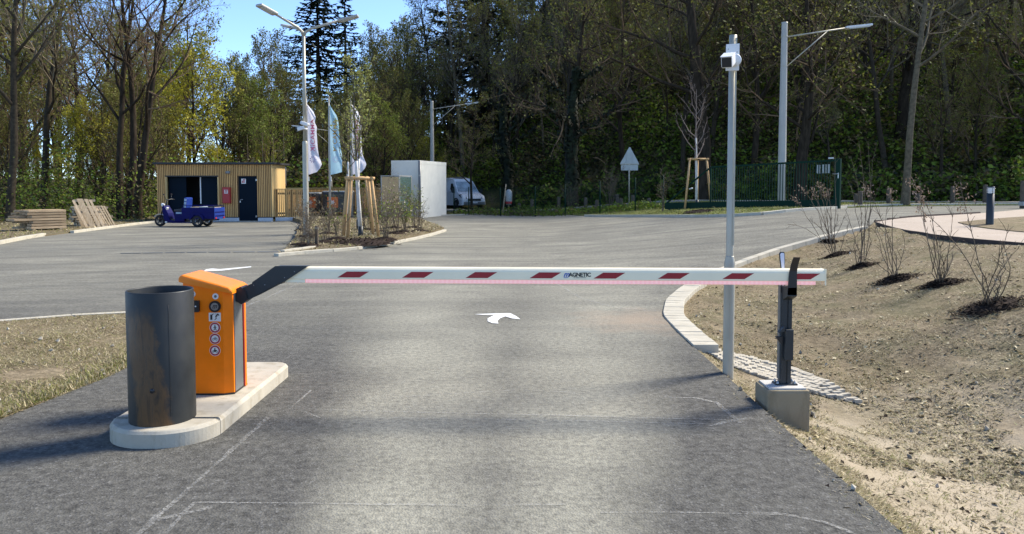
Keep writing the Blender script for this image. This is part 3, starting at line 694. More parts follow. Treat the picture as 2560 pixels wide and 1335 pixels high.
tag(scatter('dry_grass', ['straw', 'straw_dark', 'blade'], 130000, samp_bank, bank_z, 0.048, 0.0065, .74, 21, (4, 4, 1.6)), 'sparse dry straw and grass on the bank beside the barrier', 'grass')
def samp_left(rng):
    y = 4.5 * (11.5 / 4.5) ** rng.random(); x = rng.uniform(-0.72 * y - .8, -3.5)
    return (x, y) if inside(lp, x, y) and mnoise.noise(Vector((x * 1.3, y * 1.3, 8))) > -0.25 + rng.uniform(-.3, .2) else None
tag(scatter('dry_grass', ['straw', 'straw_dark', 'blade'], 60000, samp_left, left_z, 0.05, 0.007, .70, 22, (3.2, 5, 1.8)), 'sparse dry grass on the verge behind the steel drum', 'grass')
def samp_edge(rng):
    y = rng.uniform(4.6, 8.8); x = plin([(2, -3.8), (5.4, -3.62), (6.5, -3.5), (7.5, -3.52), (8.7, -3.6)], y) - abs(rng.gauss(0, .14)); return x, y
scatter('dry_grass', ['blade', 'straw'], 5000, samp_edge, left_z, 0.05, 0.008, .3, 23, (4, 2))
def samp_isl(rng):
    y = rng.uniform(17.8, 38); x = rng.uniform(-11, -2); return (x, y) if inside(isl, x, y) else None
tag(scatter('dry_grass', ['straw_dark', 'blade', 'straw'], 12000, samp_isl, isl_z, 0.12, 0.03, .6, 24, (4, 2, 3)), 'dry grass on the planting island in the yard', 'grass')
def samp_gate(rng):
    y = rng.uniform(27, 50); x = rng.uniform(-4, 22); return (x, y) if inside(gs, x, y) else None
tag(scatter('lawn_grass', ['blade', 'green_leaf'], 26000, samp_gate, gate_z, 0.10, 0.035, .45, 25, (4, 1)), 'short green grass in front of the green gate', 'grass')
def samp_strip(rng):
    y = rng.uniform(20, 37); x = rng.uniform(-27, -14); return (x, y) if inside(ls, x, y) else None
tag(scatter('dry_grass', ['straw_dark', 'blade', 'straw'], 12000, samp_strip, strip_z, 0.14, 0.03, .55, 26, (3, 3, 2)), 'rough grass along the edge of the wood by the timber stacks', 'grass')
# last year's leaves and small stones on the bank and by the road
def litter(name, label, mats, n, sample, hfun, size, seed):
    rng = random.Random(seed); mb = MB(); got = 0
    while got < n:
        p = sample(rng)
        if p is None: continue
        s = size * rng.uniform(.4, 1.4); c = Vector((p[0], p[1], hfun(*p) + s * .2)); r = Euler((rng.uniform(-.6, .6), rng.uniform(-.6, .6), rng.uniform(0, 6.3))).to_matrix()
        q = [r @ Vector(v) + c for v in ((-s, 0, 0), (0, -s * .55, s * .15), (s, 0, 0), (0, s * .55, s * .15))]; mb.add(q, [(0, 1, 2), (0, 2, 3)], rng.randrange(len(mats))); got += 1
    return tag(link(name, mb.mesh(name, mats)), label, 'leaves', kind='stuff')
litter('leaf_litter', 'withered leaves and clods strewn over the dry bank', ['mulch_chip', 'straw_dark', 'straw', 'straw'], 5200, samp_bank, bank_z, 0.024, 31)

# small stones and clods
rng = random.Random(91); mb = MB()
for _ in range(1000):
    q = samp_bank(rng) if rng.random() < .72 else samp_left(rng)
    if q is None: continue
    hz = bank_z if q[0] > 0 else left_z; s = .006 + .026 * rng.random() ** 3; c = Vector((q[0], q[1], max(hz(*q), 0.004 if q[0] < edge_x(q[1]) and q[0] > 0 else -9) + s * .3)); r = Euler((rng.uniform(0, 6), rng.uniform(0, 6), rng.uniform(0, 6))).to_matrix()
    mb.add([c + r @ (Vector(v) * s * rng.uniform(.7, 1.3)) for v in ((1, 0, 0), (-1, 0, 0), (0, .8, 0), (0, -.8, 0), (0, 0, .7), (0, 0, -.7))], [(0, 2, 4), (2, 1, 4), (1, 3, 4), (3, 0, 4), (2, 0, 5), (1, 2, 5), (3, 1, 5), (0, 3, 5)], rng.randrange(2))
tag(link('ground_stones', mb.mesh('ground_stones', ['joint', 'granite'])), 'small stones and clods lying on the dry verges', 'stones', kind='stuff')
# ================================================================ BARRIER GROUP
ZI = 0.11                                                    # top of the concrete island
def rounded(x0, x1, y0, y1, r0, r1, n=18):
    pts = []
    for cx, cy, r, a0 in ((x1 - r0, y0 + r0, r0, -90), (x1 - r1, y1 - r1, r1, 0), (x0 + r1, y1 - r1, r1, 90), (x0 + r0, y0 + r0, r0, 180)):
        for k in range(n + 1): a = RAD(a0 + 90 * k / n); pts.append((cx + r * math.cos(a), cy + r * math.sin(a)))
    return pts
def clip_y(poly, yc, keep_below):
    out = []; n = len(poly)
    for i in range(n):
        a, b = poly[i], poly[(i + 1) % n]; ia = (a[1] <= yc) == keep_below; ib = (b[1] <= yc) == keep_below
        if ia: out.append(a)
        if ia != ib: t = (yc - a[1]) / (b[1] - a[1]); out.append((a[0] + (b[0] - a[0]) * t, yc))
    return out
def capped(poly, z0, z1, ch, m=0):
    mb = MB(); n = len(poly); cx = sum(p[0] for p in poly) / n; cy = sum(p[1] for p in poly) / n
    P2 = [Vector(p) for p in poly]; ins = []
    for i in range(n):
        e1 = (P2[i] - P2[i - 1]); e2 = (P2[(i + 1) % n] - P2[i]); nn = Vector((0.0, 0.0))
        for e in (e1, e2):
            if e.length > 1e-6: e = e.normalized(); nn += Vector((-e.y, e.x))
        ins.append(P2[i] + nn.normalized() * ch if nn.length > 0 else P2[i])
    r = [[Vector((p[0], p[1], z0)) for p in P2], [Vector((p[0], p[1], z1 - ch)) for p in P2], [Vector((p[0] * .4 + q[0] * .6, p[1] * .4 + q[1] * .6, z1 - ch * .25)) for p, q in zip(P2, ins)], [Vector((p[0], p[1], z1)) for p in ins]]
    vs_ = [v for ring in r for v in ring]; fs = [(k * n + i, k * n + (i + 1) % n, (k + 1) * n + (i + 1) % n, (k + 1) * n + i) for k in range(3) for i in range(n)]
    mb.add(vs_, fs + [tuple(range(3 * n, 4 * n))], m); return mb
t = thing('concrete_island', 'pale concrete island with rounded end under the steel drum and orange cabinet', 'traffic island', (-2.3, 5.5, 0))
full = rounded(-2.66, -1.94, 4.70, 6.62, 0.33, 0.13)
part(t, 'kerb_unit', capped(clip_y(full, 4.985, True), -0.1, ZI, 0.022), 'concrete', True)
part(t, 'kerb_unit', capped(clip_y(full, 4.992, False), -0.1, ZI - 0.001, 0.022), 'concrete', True)

# steel drum
t = thing('steel_drum', 'open dark steel pipe drum with a brown rust streak on the concrete island', 'drum', (-2.325, 4.99, ZI))
n = 64; R0 = 0.206
body = MB().lathe([(R0, 0), (R0, 0.855), (R0 - .003, 0.86), (R0 - .010, 0.86), (R0 - .012, 0.852), (R0 - .012, 0.02), (0.0, 0.02)], n=n)
b = part(t, 'shell', body, 'steel')
wb = MB().tube([(R0 * math.cos(a) * 1.002, R0 * math.sin(a) * 1.002, z) for a, z in [(RAD(-52), 0.06 + 0.06 * k) for k in range(13)]], 0.0012, 4)
sub(b, 'weld_seam', wb, 'steel')
kb = MB().lathe([(0.016, -.002), (0.015, .004), (0, .004)], (0, 0, 0), 12, rot=Euler((RAD(90), 0, 0)).to_matrix())
ko = part(t, 'plug', kb, 'black'); ko.location = (0.030, -math.sqrt(R0 ** 2 - .03 ** 2) - .001, 0.235)

# orange barrier cabinet
X0, X1, Y0, Y1 = -2.425, -2.062, 5.54, 5.86
t = thing('barrier_cabinet', 'orange barrier cabinet with sloping lid and round stickers beside the steel drum', 'barrier cabinet', ((X0 + X1) / 2, (Y0 + Y1) / 2, ZI))
def lidz(x): return lerp(0.952, 0.868, (x - X0) / (X1 - X0))
plan = [(X0 + .06, Y0), (X1 - .062, Y0), (X1, Y0 + .03), (X1, Y1 - .03), (X1 - .03, Y1), (X0 + .03, Y1), (X0, Y1 - .03), (X0, Y0 + .03)]
mb = MB(); n = len(plan)
mb.add([Vector((x, y, ZI + .008)) for x, y in plan] + [Vector((x, y, lidz(x) + .006)) for x, y in plan], [tuple(range(n)), tuple(range(n, 2 * n))] + [(i, (i + 1) % n, (i + 1) % n + n, i + n) for i in range(n)])
body = part(t, 'housing', mb, 'orange', True)
mb = MB().prism([(X0 + .05, Y0 - .004), (X1 - .058, Y0 - .004), (X1 + .004, Y0 + .028), (X1 + .004, Y1 - .02), (X0 + .02, Y1 - .02), (X0 + .02, Y0 + .02)], ZI, ZI + .012, 'z'); part(t, 'base_seal', mb, 'black', True)
mb = MB().box((X1 + .002, 5.672, 0.492), (.006, .165, .735), bev=.002); part(t, 'side_panel', mb, 'grey_panel', True)
mb = MB().box((X1 + .004, 5.775, 0.488), (.012, .018, .74)); part(t, 'edge_strip', mb, 'dark_red', True)
mb = MB().box((X1 + .005, 5.800, 0.488), (.010, .030, .75)); part(t, 'corner_strip', mb, 'orange', True)
bm = bmesh.new(); prof = [(X0 - .012, lidz(X0) - .002), (X0 - .012, .990), (X0 + .012, 1.004), (X1 - .075, .928), (X1 - .012, .908), (X1 + .016, .884), (X1 + .016, lidz(X1) - .006)]
a = [bm.verts.new((x, Y0 - .014, z)) for x, z in prof]; c = [bm.verts.new((x, Y1 + .012, z)) for x, z in prof]; n = len(prof)
bm.faces.new(a); bm.faces.new(list(reversed(c)))
for i in range(n): bm.faces.new((a[i], c[i], c[(i + 1) % n], a[(i + 1) % n]))
bmesh.ops.recalc_face_normals(bm, faces=bm.faces)
top = [e for e in bm.edges if all(v.co.z > lidz(v.co.x) + .012 for v in e.verts)]
bmesh.ops.bevel(bm, geom=top, offset=.017, segments=3, affect='EDGES', profile=0.5)
for f in bm.faces: f.smooth = False
lid = part(t, 'lid', MB().bm(bm), 'orange_lid', True)
def face_on(px, py): return P(px, py, Y0 - .001)
def disc(c, r, n=28, y=0.0): return [(c.x + r * math.cos(2 * math.pi * k / n), c.z + r * math.sin(2 * math.pi * k / n)) for k in range(n)]
def plate(parent, name, poly, d0, d1, mat): return part(parent, name, MB().prism(poly, Y0 - d1, Y0 - d0, 'y'), mat, True)
def inlay(p, name, poly, d0, d1, mat):
    mb = MB().prism(poly, Y0 - d1, Y0 - d0, 'y'); return sub(p, name, mb, mat, True, t.location)
PXM = FPX / Y0
c = face_on(538.5, 741); plate(t, 'sticker', disc(c, .0225), .0, .0012, 'sticker_white'); inlay(t.children[-1], 'print', disc(c, .010), .0012, .0018, 'grey_panel')
c = face_on(481, 735); plate(t, 'sticker', disc(c, .0225), .0, .0012, 'sticker_white')
st = t.children[-1]; mb = text_mb('2', .035, Matrix.Translation((c.x + .008, Y0 - .0016, c.z)) @ Matrix.Rotation(RAD(90), 4, 'X')); sub(st, 'print', mb, 'grey_panel', True, t.location)
c = face_on(489, 765); rd = plate(t, 'card_reader', [(c.x - .032, c.z - .042), (c.x + .028, c.z - .042), (c.x + .032, c.z - .036), (c.x + .032, c.z + .036), (c.x + .028, c.z + .042), (c.x - .032, c.z + .042)], .0, .022, 'black')
inlay(rd, 'reader_mark', disc(Vector((c.x + .008, 0, c.z)), .006, 12), .022, .0228, 'sticker_white')
c = face_on(538, 766); ds = plate(t, 'badge', disc(c, .042), .0, .012, 'black'); inlay(ds, 'badge_face', disc(c, .028), .012, .0135, 'silver')
mb = text_mb('m', .045, Matrix.Translation((c.x, Y0 - .0142, c.z + .004)) @ Matrix.Rotation(RAD(90), 4, 'X'), .35, bold=.0008); sub(ds, 'badge_letter', mb, 'black', True, t.location)
inlay(ds, 'badge_line', [(c.x - .017, c.z - .017), (c.x + .008, c.z - .017), (c.x + .008, c.z - .0145), (c.x - .017, c.z - .0145)], .0135, .0148, 'black')
c = face_on(537, 792.5); s = plate(t, 'sticker', [(c.x - .044, c.z - .032), (c.x + .044, c.z - .032), (c.x + .044, c.z + .032), (c.x - .044, c.z + .032)], .0, .0012, 'sticker_white')
def poly_at(c, sc, pts): return [(c.x + x * sc, c.z + z * sc) for x, z in pts]
inlay(s, 'pictogram', poly_at(c, .03, [(-1.1, -.7), (-.6, -.7), (-.6, .4), (-.2, .8), (-.35, .85), (-.7, .6), (-1.1, .6)]), .0012, .002, 'sticker_black')
inlay(s, 'pictogram', poly_at(c, .03, [(.0, -.8), (.5, -.3), (.3, 0), (.7, .2), (.6, .55), (1.0, .3), (1.15, .45), (.8, .85), (.5, .75), (.35, .45), (.1, .2), (.25, -.3), (-.1, -.7)]), .0012, .002, 'sticker_black')
inlay(s, 'pictogram', poly_at(c, .03, [(.0, .6), (.3, .75), (.3, .82), (0, .68)]), .0012, .002, 'sticker_black')
def ban(py):
    c = face_on(537.5, py); s = plate(t, 'sticker', disc(c, .0405), .0, .0012, 'sticker_white')
    inlay(s, 'red_ring', disc(c, .0375), .0012, .0017, 'sticker_red'); inlay(s, 'white_field', disc(c, .0265), .0017, .0022, 'sticker_white'); return c, s
c, s = ban(819)
inlay(s, 'pictogram', disc(Vector((c.x, 0, c.z + .018)), .0042, 10), .0022, .003, 'sticker_black')
inlay(s, 'pictogram', poly_at(c, .02, [(-.15, .6), (.2, .6), (.35, .2), (.6, 0), (.5, -.12), (.2, .1), (.25, -.3), (.65, -1), (.4, -1.05), (.05, -.45), (-.35, -1.05), (-.6, -1), (-.15, -.3), (-.15, .1), (-.5, -.15), (-.6, -.02), (-.3, .25)]), .0022, .003, 'sticker_black')
c, s = ban(847)
for dx in (-.0115, .0115):
    o = Vector((c.x + dx, 0, c.z - .004)); mb = MB().tube([(o.x + .0075 * math.cos(a), Y0 - .0026, o.z + .0075 * math.sin(a)) for a in [2 * math.pi * k / 16 for k in range(17)]], .0011, 4); sub(s, 'pictogram', mb, 'sticker_black', True, t.location)
mb = MB()
for a, b in (((-.0115, -.004), (-.004, .008)), ((-.004, .008), (.008, .008)), ((.0115, -.004), (.007, .012)), ((.008, .008), (-.001, -.005)), ((-.001, -.005), (-.004, .010)), ((.004, .013), (.009, .012))):
    mb.tube([(c.x + a[0], Y0 - .0026, c.z + a[1]), (c.x + b[0], Y0 - .0026, c.z + b[1])], .0011, 4)
sub(s, 'pictogram', mb, 'sticker_black', True, t.location)
c, s = ban(876.5)
inlay(s, 'pictogram', poly_at(c, .02, [(-.9, .0), (-.3, .1), (-.2, .6), (.1, .75), (.25, .3), (.75, .1), (.9, -.2), (.6, -.45), (-.6, -.45), (-.9, -.3)]), .0022, .003, 'sticker_black')
for dx in (-.014, .014): inlay(s, 'pictogram', disc(Vector((c.x + dx, 0, c.z - .008)), .0075, 14), .0022, .0032, 'sticker_black'); inlay(s, 'pictogram', disc(Vector((c.x + dx, 0, c.z - .008)), .0045, 12), .0032, .0038, 'sticker_white')
inlay(s, 'pictogram', disc(Vector((c.x, 0, c.z + .017)), .004, 10), .0022, .003, 'sticker_black')

# barrier boom
YB0, YB1 = 5.64, 5.735
bl = P(700, 690, YB0); brt = P(2062, 693.5, YB0)
t = thing('barrier_boom', 'white barrier boom with red slanted blocks and a pink light strip', 'barrier boom', (P(603, 742, YB0).x, 5.69, P(603, 742, YB0).z))
yc = (YB0 + YB1) / 2; hw = (YB1 - YB0) / 2
slope = (P(2062, 673, YB0).z - P(765, 667.5, YB0).z) / (P(2062, 673, YB0).x - P(765, 667.5, YB0).x)
ztop = P(765, 668, YB0).z; xt = P(765, 668, YB0).x
def bz(x, dz): return ztop + (x - xt) * slope + dz
H1 = P(765, 668, YB0).z - P(765, 697, YB0).z                  # painted profile
H2 = P(765, 668, YB0).z - P(765, 708, YB0).z                  # with the light strip
xa, xb = P(702, 690, YB0).x, P(2063, 690, YB0).x
def boom_ring(x): return [Vector((x, yc + a * hw, bz(x, b))) for a, b in ((-1, -H1), (-1, -.030), (-.93, -.017), (-.72, -.005), (-.45, 0.0), (.45, 0.0), (.72, -.005), (.93, -.017), (1, -.030), (1, -H1), (.85, -H1 - .004), (-.85, -H1 - .004))]
NB = 12
mb = MB(); mb.add(boom_ring(xa) + boom_ring(xb), [(i, (i + 1) % NB, (i + 1) % NB + NB, i + NB) for i in range(NB)] + [tuple(range(NB)), tuple(range(NB, 2 * NB))])
boom = part(t, 'boom_profile', mb, 'boom_white', True)
mb = MB(); mb.box(((xb + .004), yc, bz(xb, -H2 / 2)), (.010, YB1 - YB0 + .004, H2 + .004), bev=.003); part(t, 'end_cap', mb, 'boom_white', True)
xl0, xl1 = P(763, 700, YB0).x, P(2040, 708, YB0).x
mb = MB(); mb.add([Vector((x, y, bz(x, d))) for x in (xl0, xl1) for y, d in ((YB0 + .008, -H1 - .003), (YB0 + .006, -H2 + .004), (YB0 + .02, -H2), (YB1 - .02, -H2), (YB1 - .006, -H2 + .004), (YB1 - .008, -H1 - .003))],
       [(i, (i + 1) % 6, (i + 1) % 6 + 6, i + 6) for i in range(6)] + [tuple(range(6)), tuple(range(6, 12))])
led = part(t, 'light_strip', mb, 'led', True)
mb = MB(); mb.add([Vector((x, y, bz(x, d))) for x in (P(712, 700, YB0).x, xl0 - .002) for y, d in ((YB0 + .008, -H1 - .003), (YB0 + .006, -H2 + .004), (YB0 + .02, -H2), (YB1 - .02, -H2), (YB1 - .006, -H2 + .004), (YB1 - .008, -H1 - .003))],
       [(i, (i + 1) % 6, (i + 1) % 6 + 6, i + 6) for i in range(6)] + [tuple(range(6)), tuple(range(6, 12))]); part(t, 'strip_cover', mb, 'boom_white', True)
for x0 in (843.5, 1005, 1164, 1324, 1484, 1645, 1806, 1971):
    u0 = P(x0, 690, YB0).x; w = P(x0 + 55, 690, YB0).x - u0; sh = P(x0 + 24, 690, YB0).x - u0; zt, zb = -.031, -.031 - (.0445)
    q = [(u0, bz(u0, zb)), (u0 + w, bz(u0 + w, zb)), (u0 + w + sh, bz(u0 + w + sh, zt)), (u0 + sh, bz(u0 + sh, zt))]
    part(t, 'red_block', MB().prism(q, YB0 - .0014, YB0 - .0002, 'y'), 'boom_red', True)
lx = P(1443, 690, YB0).x; lz = bz(lx, -.050)
mT = lambda x, z: Matrix.Translation((x, YB0 - .0012, z)) @ Matrix.Rotation(RAD(90), 4, 'X')
lg = part(t, 'logo', text_mb('AGNETIC', .041, mT(lx + .020, lz + .001), 0, .92, bold=.0014), 'sticker_black', True)
sub(lg, 'logo_letter', text_mb('m', .055, mT(lx - .0815, lz + .004), .35, bold=.0014), 'logo_blue', True, t.location)
sub(lg, 'logo_line', MB().prism([(lx - .101, lz - .0215), (lx - .067, lz - .0215), (lx - .065, lz - .0175), (lx - .099, lz - .0175)], YB0 - .0016, YB0 - .0002, 'y'), 'logo_blue', True, t.location)
sub(lg, 'logo_small_print', text_mb('ACCESS CONTROL', .011, mT(lx + .02, lz - .0195)), 'grey_panel', True, t.location)
# flange arm: two dark shells and a thicker root
arm = [(597, 724), (640, 704), (690, 667), (767, 667), (716, 700), (700, 708), (688, 716), (640, 741), (604, 757)]
q = [(P(a, b, YB0).x, P(a, b, YB0).z) for a, b in arm]
fl = part(t, 'flange_arm', MB().prism(q, YB0 - .012, YB1 + .012, 'y'), 'anthracite', True)
q = [(P(a, b, YB0).x, P(a, b, YB0).z) for a, b in [(632, 705), (690, 664.5), (768, 664.5), (768, 667), (714, 703), (684, 715), (640, 738)]]
sh = sub(fl, 'cover_shell', MB().prism(q, YB0 - .018, YB0 - .012, 'y'), 'anthracite', True, t.location)
for a, b in ((634, 713), (662, 712), (736, 679), (711, 694)): sub(fl, 'rivet', MB().lathe([(.004, -.003), (.003, .001), (0, .0015)], P(a, b, YB0 - .0185), 8, rot=Euler((RAD(90), 0, 0)).to_matrix()), 'silver', True, t.location)
q = [(P(a, b, YB0).x, P(a, b, YB0).z) for a, b in [(590, 722), (603, 716), (616, 726), (622, 748), (606, 760), (592, 752)]]
part(t, 'pivot_clamp', MB().prism(q, YB0 - .02, YB1 + .02, 'y'), 'black', True)
q = [(P(a, b, YB0).x, P(a, b, YB0).z) for a, b in [(697, 704), (708, 704), (706, 709), (696, 710)]]
part(t, 'bump_stop', MB().prism(q, YB0 - .02, YB1, 'y'), 'black', True)

# rest post with fork, on its concrete block
zb = 0.135
t = thing('concrete_block', 'chamfered concrete footing block under the dark rest post', 'concrete block', (2.07, 5.755, 0))
part(t, 'body', MB().box((2.07, 5.755, -.14), (.325, .30, .53), bev=.022), 'concrete2', True)
part(t, 'cap_slab', MB().box((2.07, 5.755, zb - .006), (.275, .25, .014), bev=.002), 'concrete_cap', True)
PXC = 2.092; PYC = 5.76
t = thing('rest_post', 'dark grey aluminium rest post with open fork holding the boom tip', 'post', (PXC, PYC, zb))
mb = MB().box((0, 0, .006), (.165, .10, .012), bev=.003); pl = part(t, 'base_plate', mb, 'anthracite')
for dx in (-.065, .065):
    for dy in (-.032, .032): sub(pl, 'bolt', MB().lathe([(.010, .012), (.010, .022), (.006, .024), (.006, .034), (0, .034)], (dx, dy, 0), 6), 'silver')
hpost = 0.755
prof = [(-.042, -.035), (-.006, -.035), (-.006, -.028), (.006, -.028), (.006, -.035), (.034, -.035), (.034, .035), (-.042, .035)]
part(t, 'column', MB().prism(prof, 0.01, hpost, 'z'), 'anthracite')
part(t, 'side_strip', MB().box((-.046, .012, .40), (.010, .045, .72)), 'grey_panel')
bx = MB().box((.004, -.055, .315), (.062, .042, .235), bev=.006); bo = part(t, 'lock_box', bx, 'anthracite')
sub(bo, 'box_hood', MB().prism([(-.078, .41), (-.034, .42), (-.034, .455), (-.040, .455)], -.080, -.034, 'y'), 'anthracite')
part(t, 'latch', MB().prism([(-.092, .375), (-.040, .375), (-.040, .32), (-.056, .325)], -.05, -.02, 'y'), 'black')
def prong(yb, bend, name, mat, hgt):
    mb = MB(); w = [(-.040, .030), (-.036, .030), (-.032, .028), (-.027, .028), (-.020, .032), (-.010, .040)]
    zz = [hpost - .05, hpost + .02, hpost + .08, hpost + .13, hpost + .18, hgt]; yy = [yb, yb, yb, yb, yb + bend * .35, yb + bend]
    vs_ = []
    for (a, b), z, y in zip(w, zz, yy): vs_ += [Vector((a, y, z)), Vector((b, y, z)), Vector((b, y + .008, z)), Vector((a, y + .008, z))]
    fs = [(k * 4 + i, k * 4 + (i + 1) % 4, (k + 1) * 4 + (i + 1) % 4, (k + 1) * 4 + i) for k in range(5) for i in range(4)] + [(0, 1, 2, 3), (20, 21, 22, 23)]
    return part(t, name, mb.add(vs_, fs), mat)
yf = YB0 - PYC - .014; yr = YB1 - PYC + .006
prong(yf, -.03, 'fork_prong', 'black', hpost + .235)
part(t, 'fork_saddle', MB().prism([(yf, hpost - .06), (yf, hpost + .005), (yr + .008, hpost + .005), (yr + .008, hpost - .06), (.035, hpost - .10), (-.035, hpost - .10)], -.040, .030, 'x'), 'anthracite')
mb = MB(); pr = [(-.046, hpost - .05), (-.046, hpost + .10), (-.066, hpost + .245), (-.058, hpost + .262), (-.030, hpost + .262), (-.024, hpost + .245), (-.020, hpost + .1), (-.018, hpost - .05)]
fp = part(t, 'fork_prong', MB().prism(pr, yr, yr + .012, 'y'), 'black')
pr = [(-.042, hpost), (-.042, hpost + .10), (-.060, hpost + .240), (-.055, hpost + .255), (-.033, hpost + .255), (-.029, hpost + .245), (-.024, hpost + .1), (-.024, hpost)]
sub(fp, 'reflective_face', MB().prism(pr, yr - .002, yr, 'y'), 'reflective')

# camera mast
base = Vector((1.918, 6.67, -0.03)); t = thing('camera_mast', 'galvanised stepped mast carrying a white surveillance camera behind the boom', 'mast', base)
zj = P(1826, 648, 6.67).z - base.z; zt = P(1837, 88, 6.67).z - base.z
part(t, 'lower_tube', MB().lathe([(.0475, -.3), (.0475, zj - .035), (.046, zj - .025), (.0365, zj + .02), (.0355, zj + .03), (.034, zj + .03)], n=24), 'galv')
part(t, 'upper_tube', MB().lathe([(.0335, zj - .02), (.0325, zt), (.030, zt), (.030, zt - .1)], n=20), 'galv')
part(t, 'inspection_door', MB().box((-.0265, -.0405, .62), (.036, .006, .56), (0, 0, RAD(-32)), bev=.002), 'galv')
part(t, 'cable_trunk', MB().box((.018, -.031, (zj + zt) / 2 + .05), (.014, .012, zt - zj - .15)), 'galv')
t2 = thing('security_camera', 'white bullet security camera with black face on the galvanised mast', 'camera', P(1829, 155, 6.60))
org = t2.location.copy()
q = [P(a, b, 6.60) - org for a, b in ((1814.5, 177), (1847, 176), (1848.5, 109), (1815.5, 111))]
part(t2, 'back_plate', MB().prism([(v.x, v.z) for v in q], -.006, .006, 'y'), 'white')
mb = MB().lathe([(.052, 0), (.052, .03), (.046, .04), (0, .04)], P(1836, 151, 6.60) - org, 28, rot=Euler((RAD(90), 0, 0)).to_matrix()); part(t2, 'mount_disc', mb, 'white')
ax = Vector((-.45, -1, -.36)).normalized(); rot = ax.to_track_quat('Y', 'Z').to_matrix(); cc = P(1821, 151, 6.47) - org
bd = part(t2, 'camera_body', MB().box(cc, (.092, .20, .094), rot, bev=.014), 'white')
fc = cc + ax * .098; sub(bd, 'front_glass', MB().box(fc, (.080, .012, .080), rot, bev=.004), 'black')
sub(bd, 'sun_shield', MB().box(cc + rot @ Vector((0, .012, .049)), (.098, .20, .006), rot, bev=.002), 'white')
part(t2, 'bracket_arm', MB().tube([P(1836, 151, 6.60) - org, cc - ax * .06], [.024, .028], 12), 'white')
for a, b in ((1821, 123), (1843, 130), (1841, 163), (1820, 170)): part(t2, 'screw', MB().lathe([(.005, 0), (.004, .004), (0, .004)], P(a, b, 6.594) - org, 8, rot=Euler((RAD(90), 0, 0)).to_matrix()), 'silver')
# ================================================================ THE YARD
# ---- timber shed
YS = 35.6
def S(px, py, y=YS): return P(px, py, y)
sx0, sx1 = S(393, 480).x, S(678, 480).x; stop = S(500, 410).z; DEP = 2.15
t = thing('timber_shed', 'small flat-roofed shed clad in upright larch slats with dark blue doors', 'shed', ((sx0 + sx1) / 2, YS + DEP / 2, 0))
gx0, gx1, gz = S(416, 500).x, S(546, 500).x, S(470, 441).z
dx0, dx1, dz = S(597, 500).x, S(643.5, 500).x, S(620, 441).z
zs0 = 0.19
wl = MB()
def slab(x0, x1, z0, z1, y0=YS + .03, y1=YS + .12): wl.box(((x0 + x1) / 2, (y0 + y1) / 2, (z0 + z1) / 2), (x1 - x0, y1 - y0, z1 - z0))
slab(sx0, gx0, zs0, stop); slab(gx0, gx1, gz, stop); slab(gx1, dx0, zs0, stop); slab(dx0, dx1, dz, stop); slab(dx1, sx1, zs0, stop)
wl.box((sx0 + .05, YS + DEP / 2 + .06, stop / 2), (.1, DEP - .13, stop)); wl.box(((sx0 + sx1) / 2, YS + DEP - .05, stop / 2), (sx1 - sx0 - .21, .1, stop))
wl.box(((gx1 + dx0) / 2, YS + 1.0, stop / 2 - .05), (.1, 1.7, stop - .1))
part(t, 'wall', wl, 'slat_back', True)
sl = MB(); x = sx0 + .03; rng = random.Random(3)
while x < sx1 - .02:
    z0 = zs0 + .02
    if gx0 - .02 < x < gx1 + .02: z0 = gz + .03
    if dx0 - .02 < x < dx1 + .02: z0 = dz + .03
    sl.box((x, YS + .012, (z0 + stop - .03) / 2), (.046, .034, stop - .03 - z0)); x += .082
part(t, 'slat_cladding', sl, 'slat', True, 'stuff')
sl = MB(); y = YS + .02
sl.box((sx1 - .03, YS + DEP / 2 + .065, stop / 2 + .09), (.06, DEP - .14, stop - .24))
while y < YS + DEP - .05: sl.box((sx1 + .018, y + .04, (zs0 + stop) / 2), (.034, .105, stop - zs0 - .04)); y += .118
part(t, 'side_boards', sl, 'board', True, 'stuff')
part(t, 'roof', MB().box(((sx0 + sx1) / 2 + .04, YS + DEP / 2 + .02, stop + .03), (sx1 - sx0 + .34, DEP + .3, .09), bev=.01), 'roof_dark', True)
for a, b in ((gx1 + .02, dx0 - .01), (dx1 + .01, sx1 + .02)): part(t, 'plinth', MB().box(((a + b) / 2, YS + .08, .085), (b - a, .16, .17)), 'plinth', True)
part(t, 'sill_strip', MB().box(((gx0 + gx1) / 2, YS + .09, .02), (gx1 - gx0 + .3, .2, .06)), 'plinth', True)
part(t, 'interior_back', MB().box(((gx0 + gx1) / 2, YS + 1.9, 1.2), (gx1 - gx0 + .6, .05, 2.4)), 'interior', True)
for a, b, nm in ((418, 462, 0), (500, 545, 0)):
    dl = part(t, 'gate_leaf', MB().box(((S(a, 500).x + S(b, 500).x) / 2, YS + .22, gz / 2), (S(b, 500).x - S(a, 500).x, .05, gz - .06), bev=.006), 'navy_door', True)
part(t, 'lintel', MB().box(((gx0 + gx1) / 2, YS + .02, gz + .012), (gx1 - gx0 + .06, .12, .05)), 'roof_dark', True)
part(t, 'pale_upright', MB().box((S(497, 500).x, YS + .24, 1.45), (.055, .03, 1.25)), 'white', True)
for xx in (gx0, gx1): part(t, 'jamb', MB().box((xx, YS + .05, gz / 2 + .1), (.05, .13, gz - .2)), 'board', True)
dr = part(t, 'door', MB().box(((dx0 + dx1) / 2, YS + .06, dz / 2 + .02), (dx1 - dx0 - .03, .06, dz - .03), bev=.005), 'navy_door', True)
sub(dr, 'handle', MB().tube([S(601, 499, YS + .02), S(601, 499, YS - .03), S(607, 499, YS - .03)], .016, 6), 'silver', True, t.location)
sub(dr, 'lock_plate', MB().box(S(600.5, 504, YS + .024), (.05, .012, .09)), 'silver', True, t.location)
for yy in (450, 541): sub(dr, 'hinge', MB().box(S(641, yy, YS + .022), (.07, .03, .09)), 'silver', True, t.location)
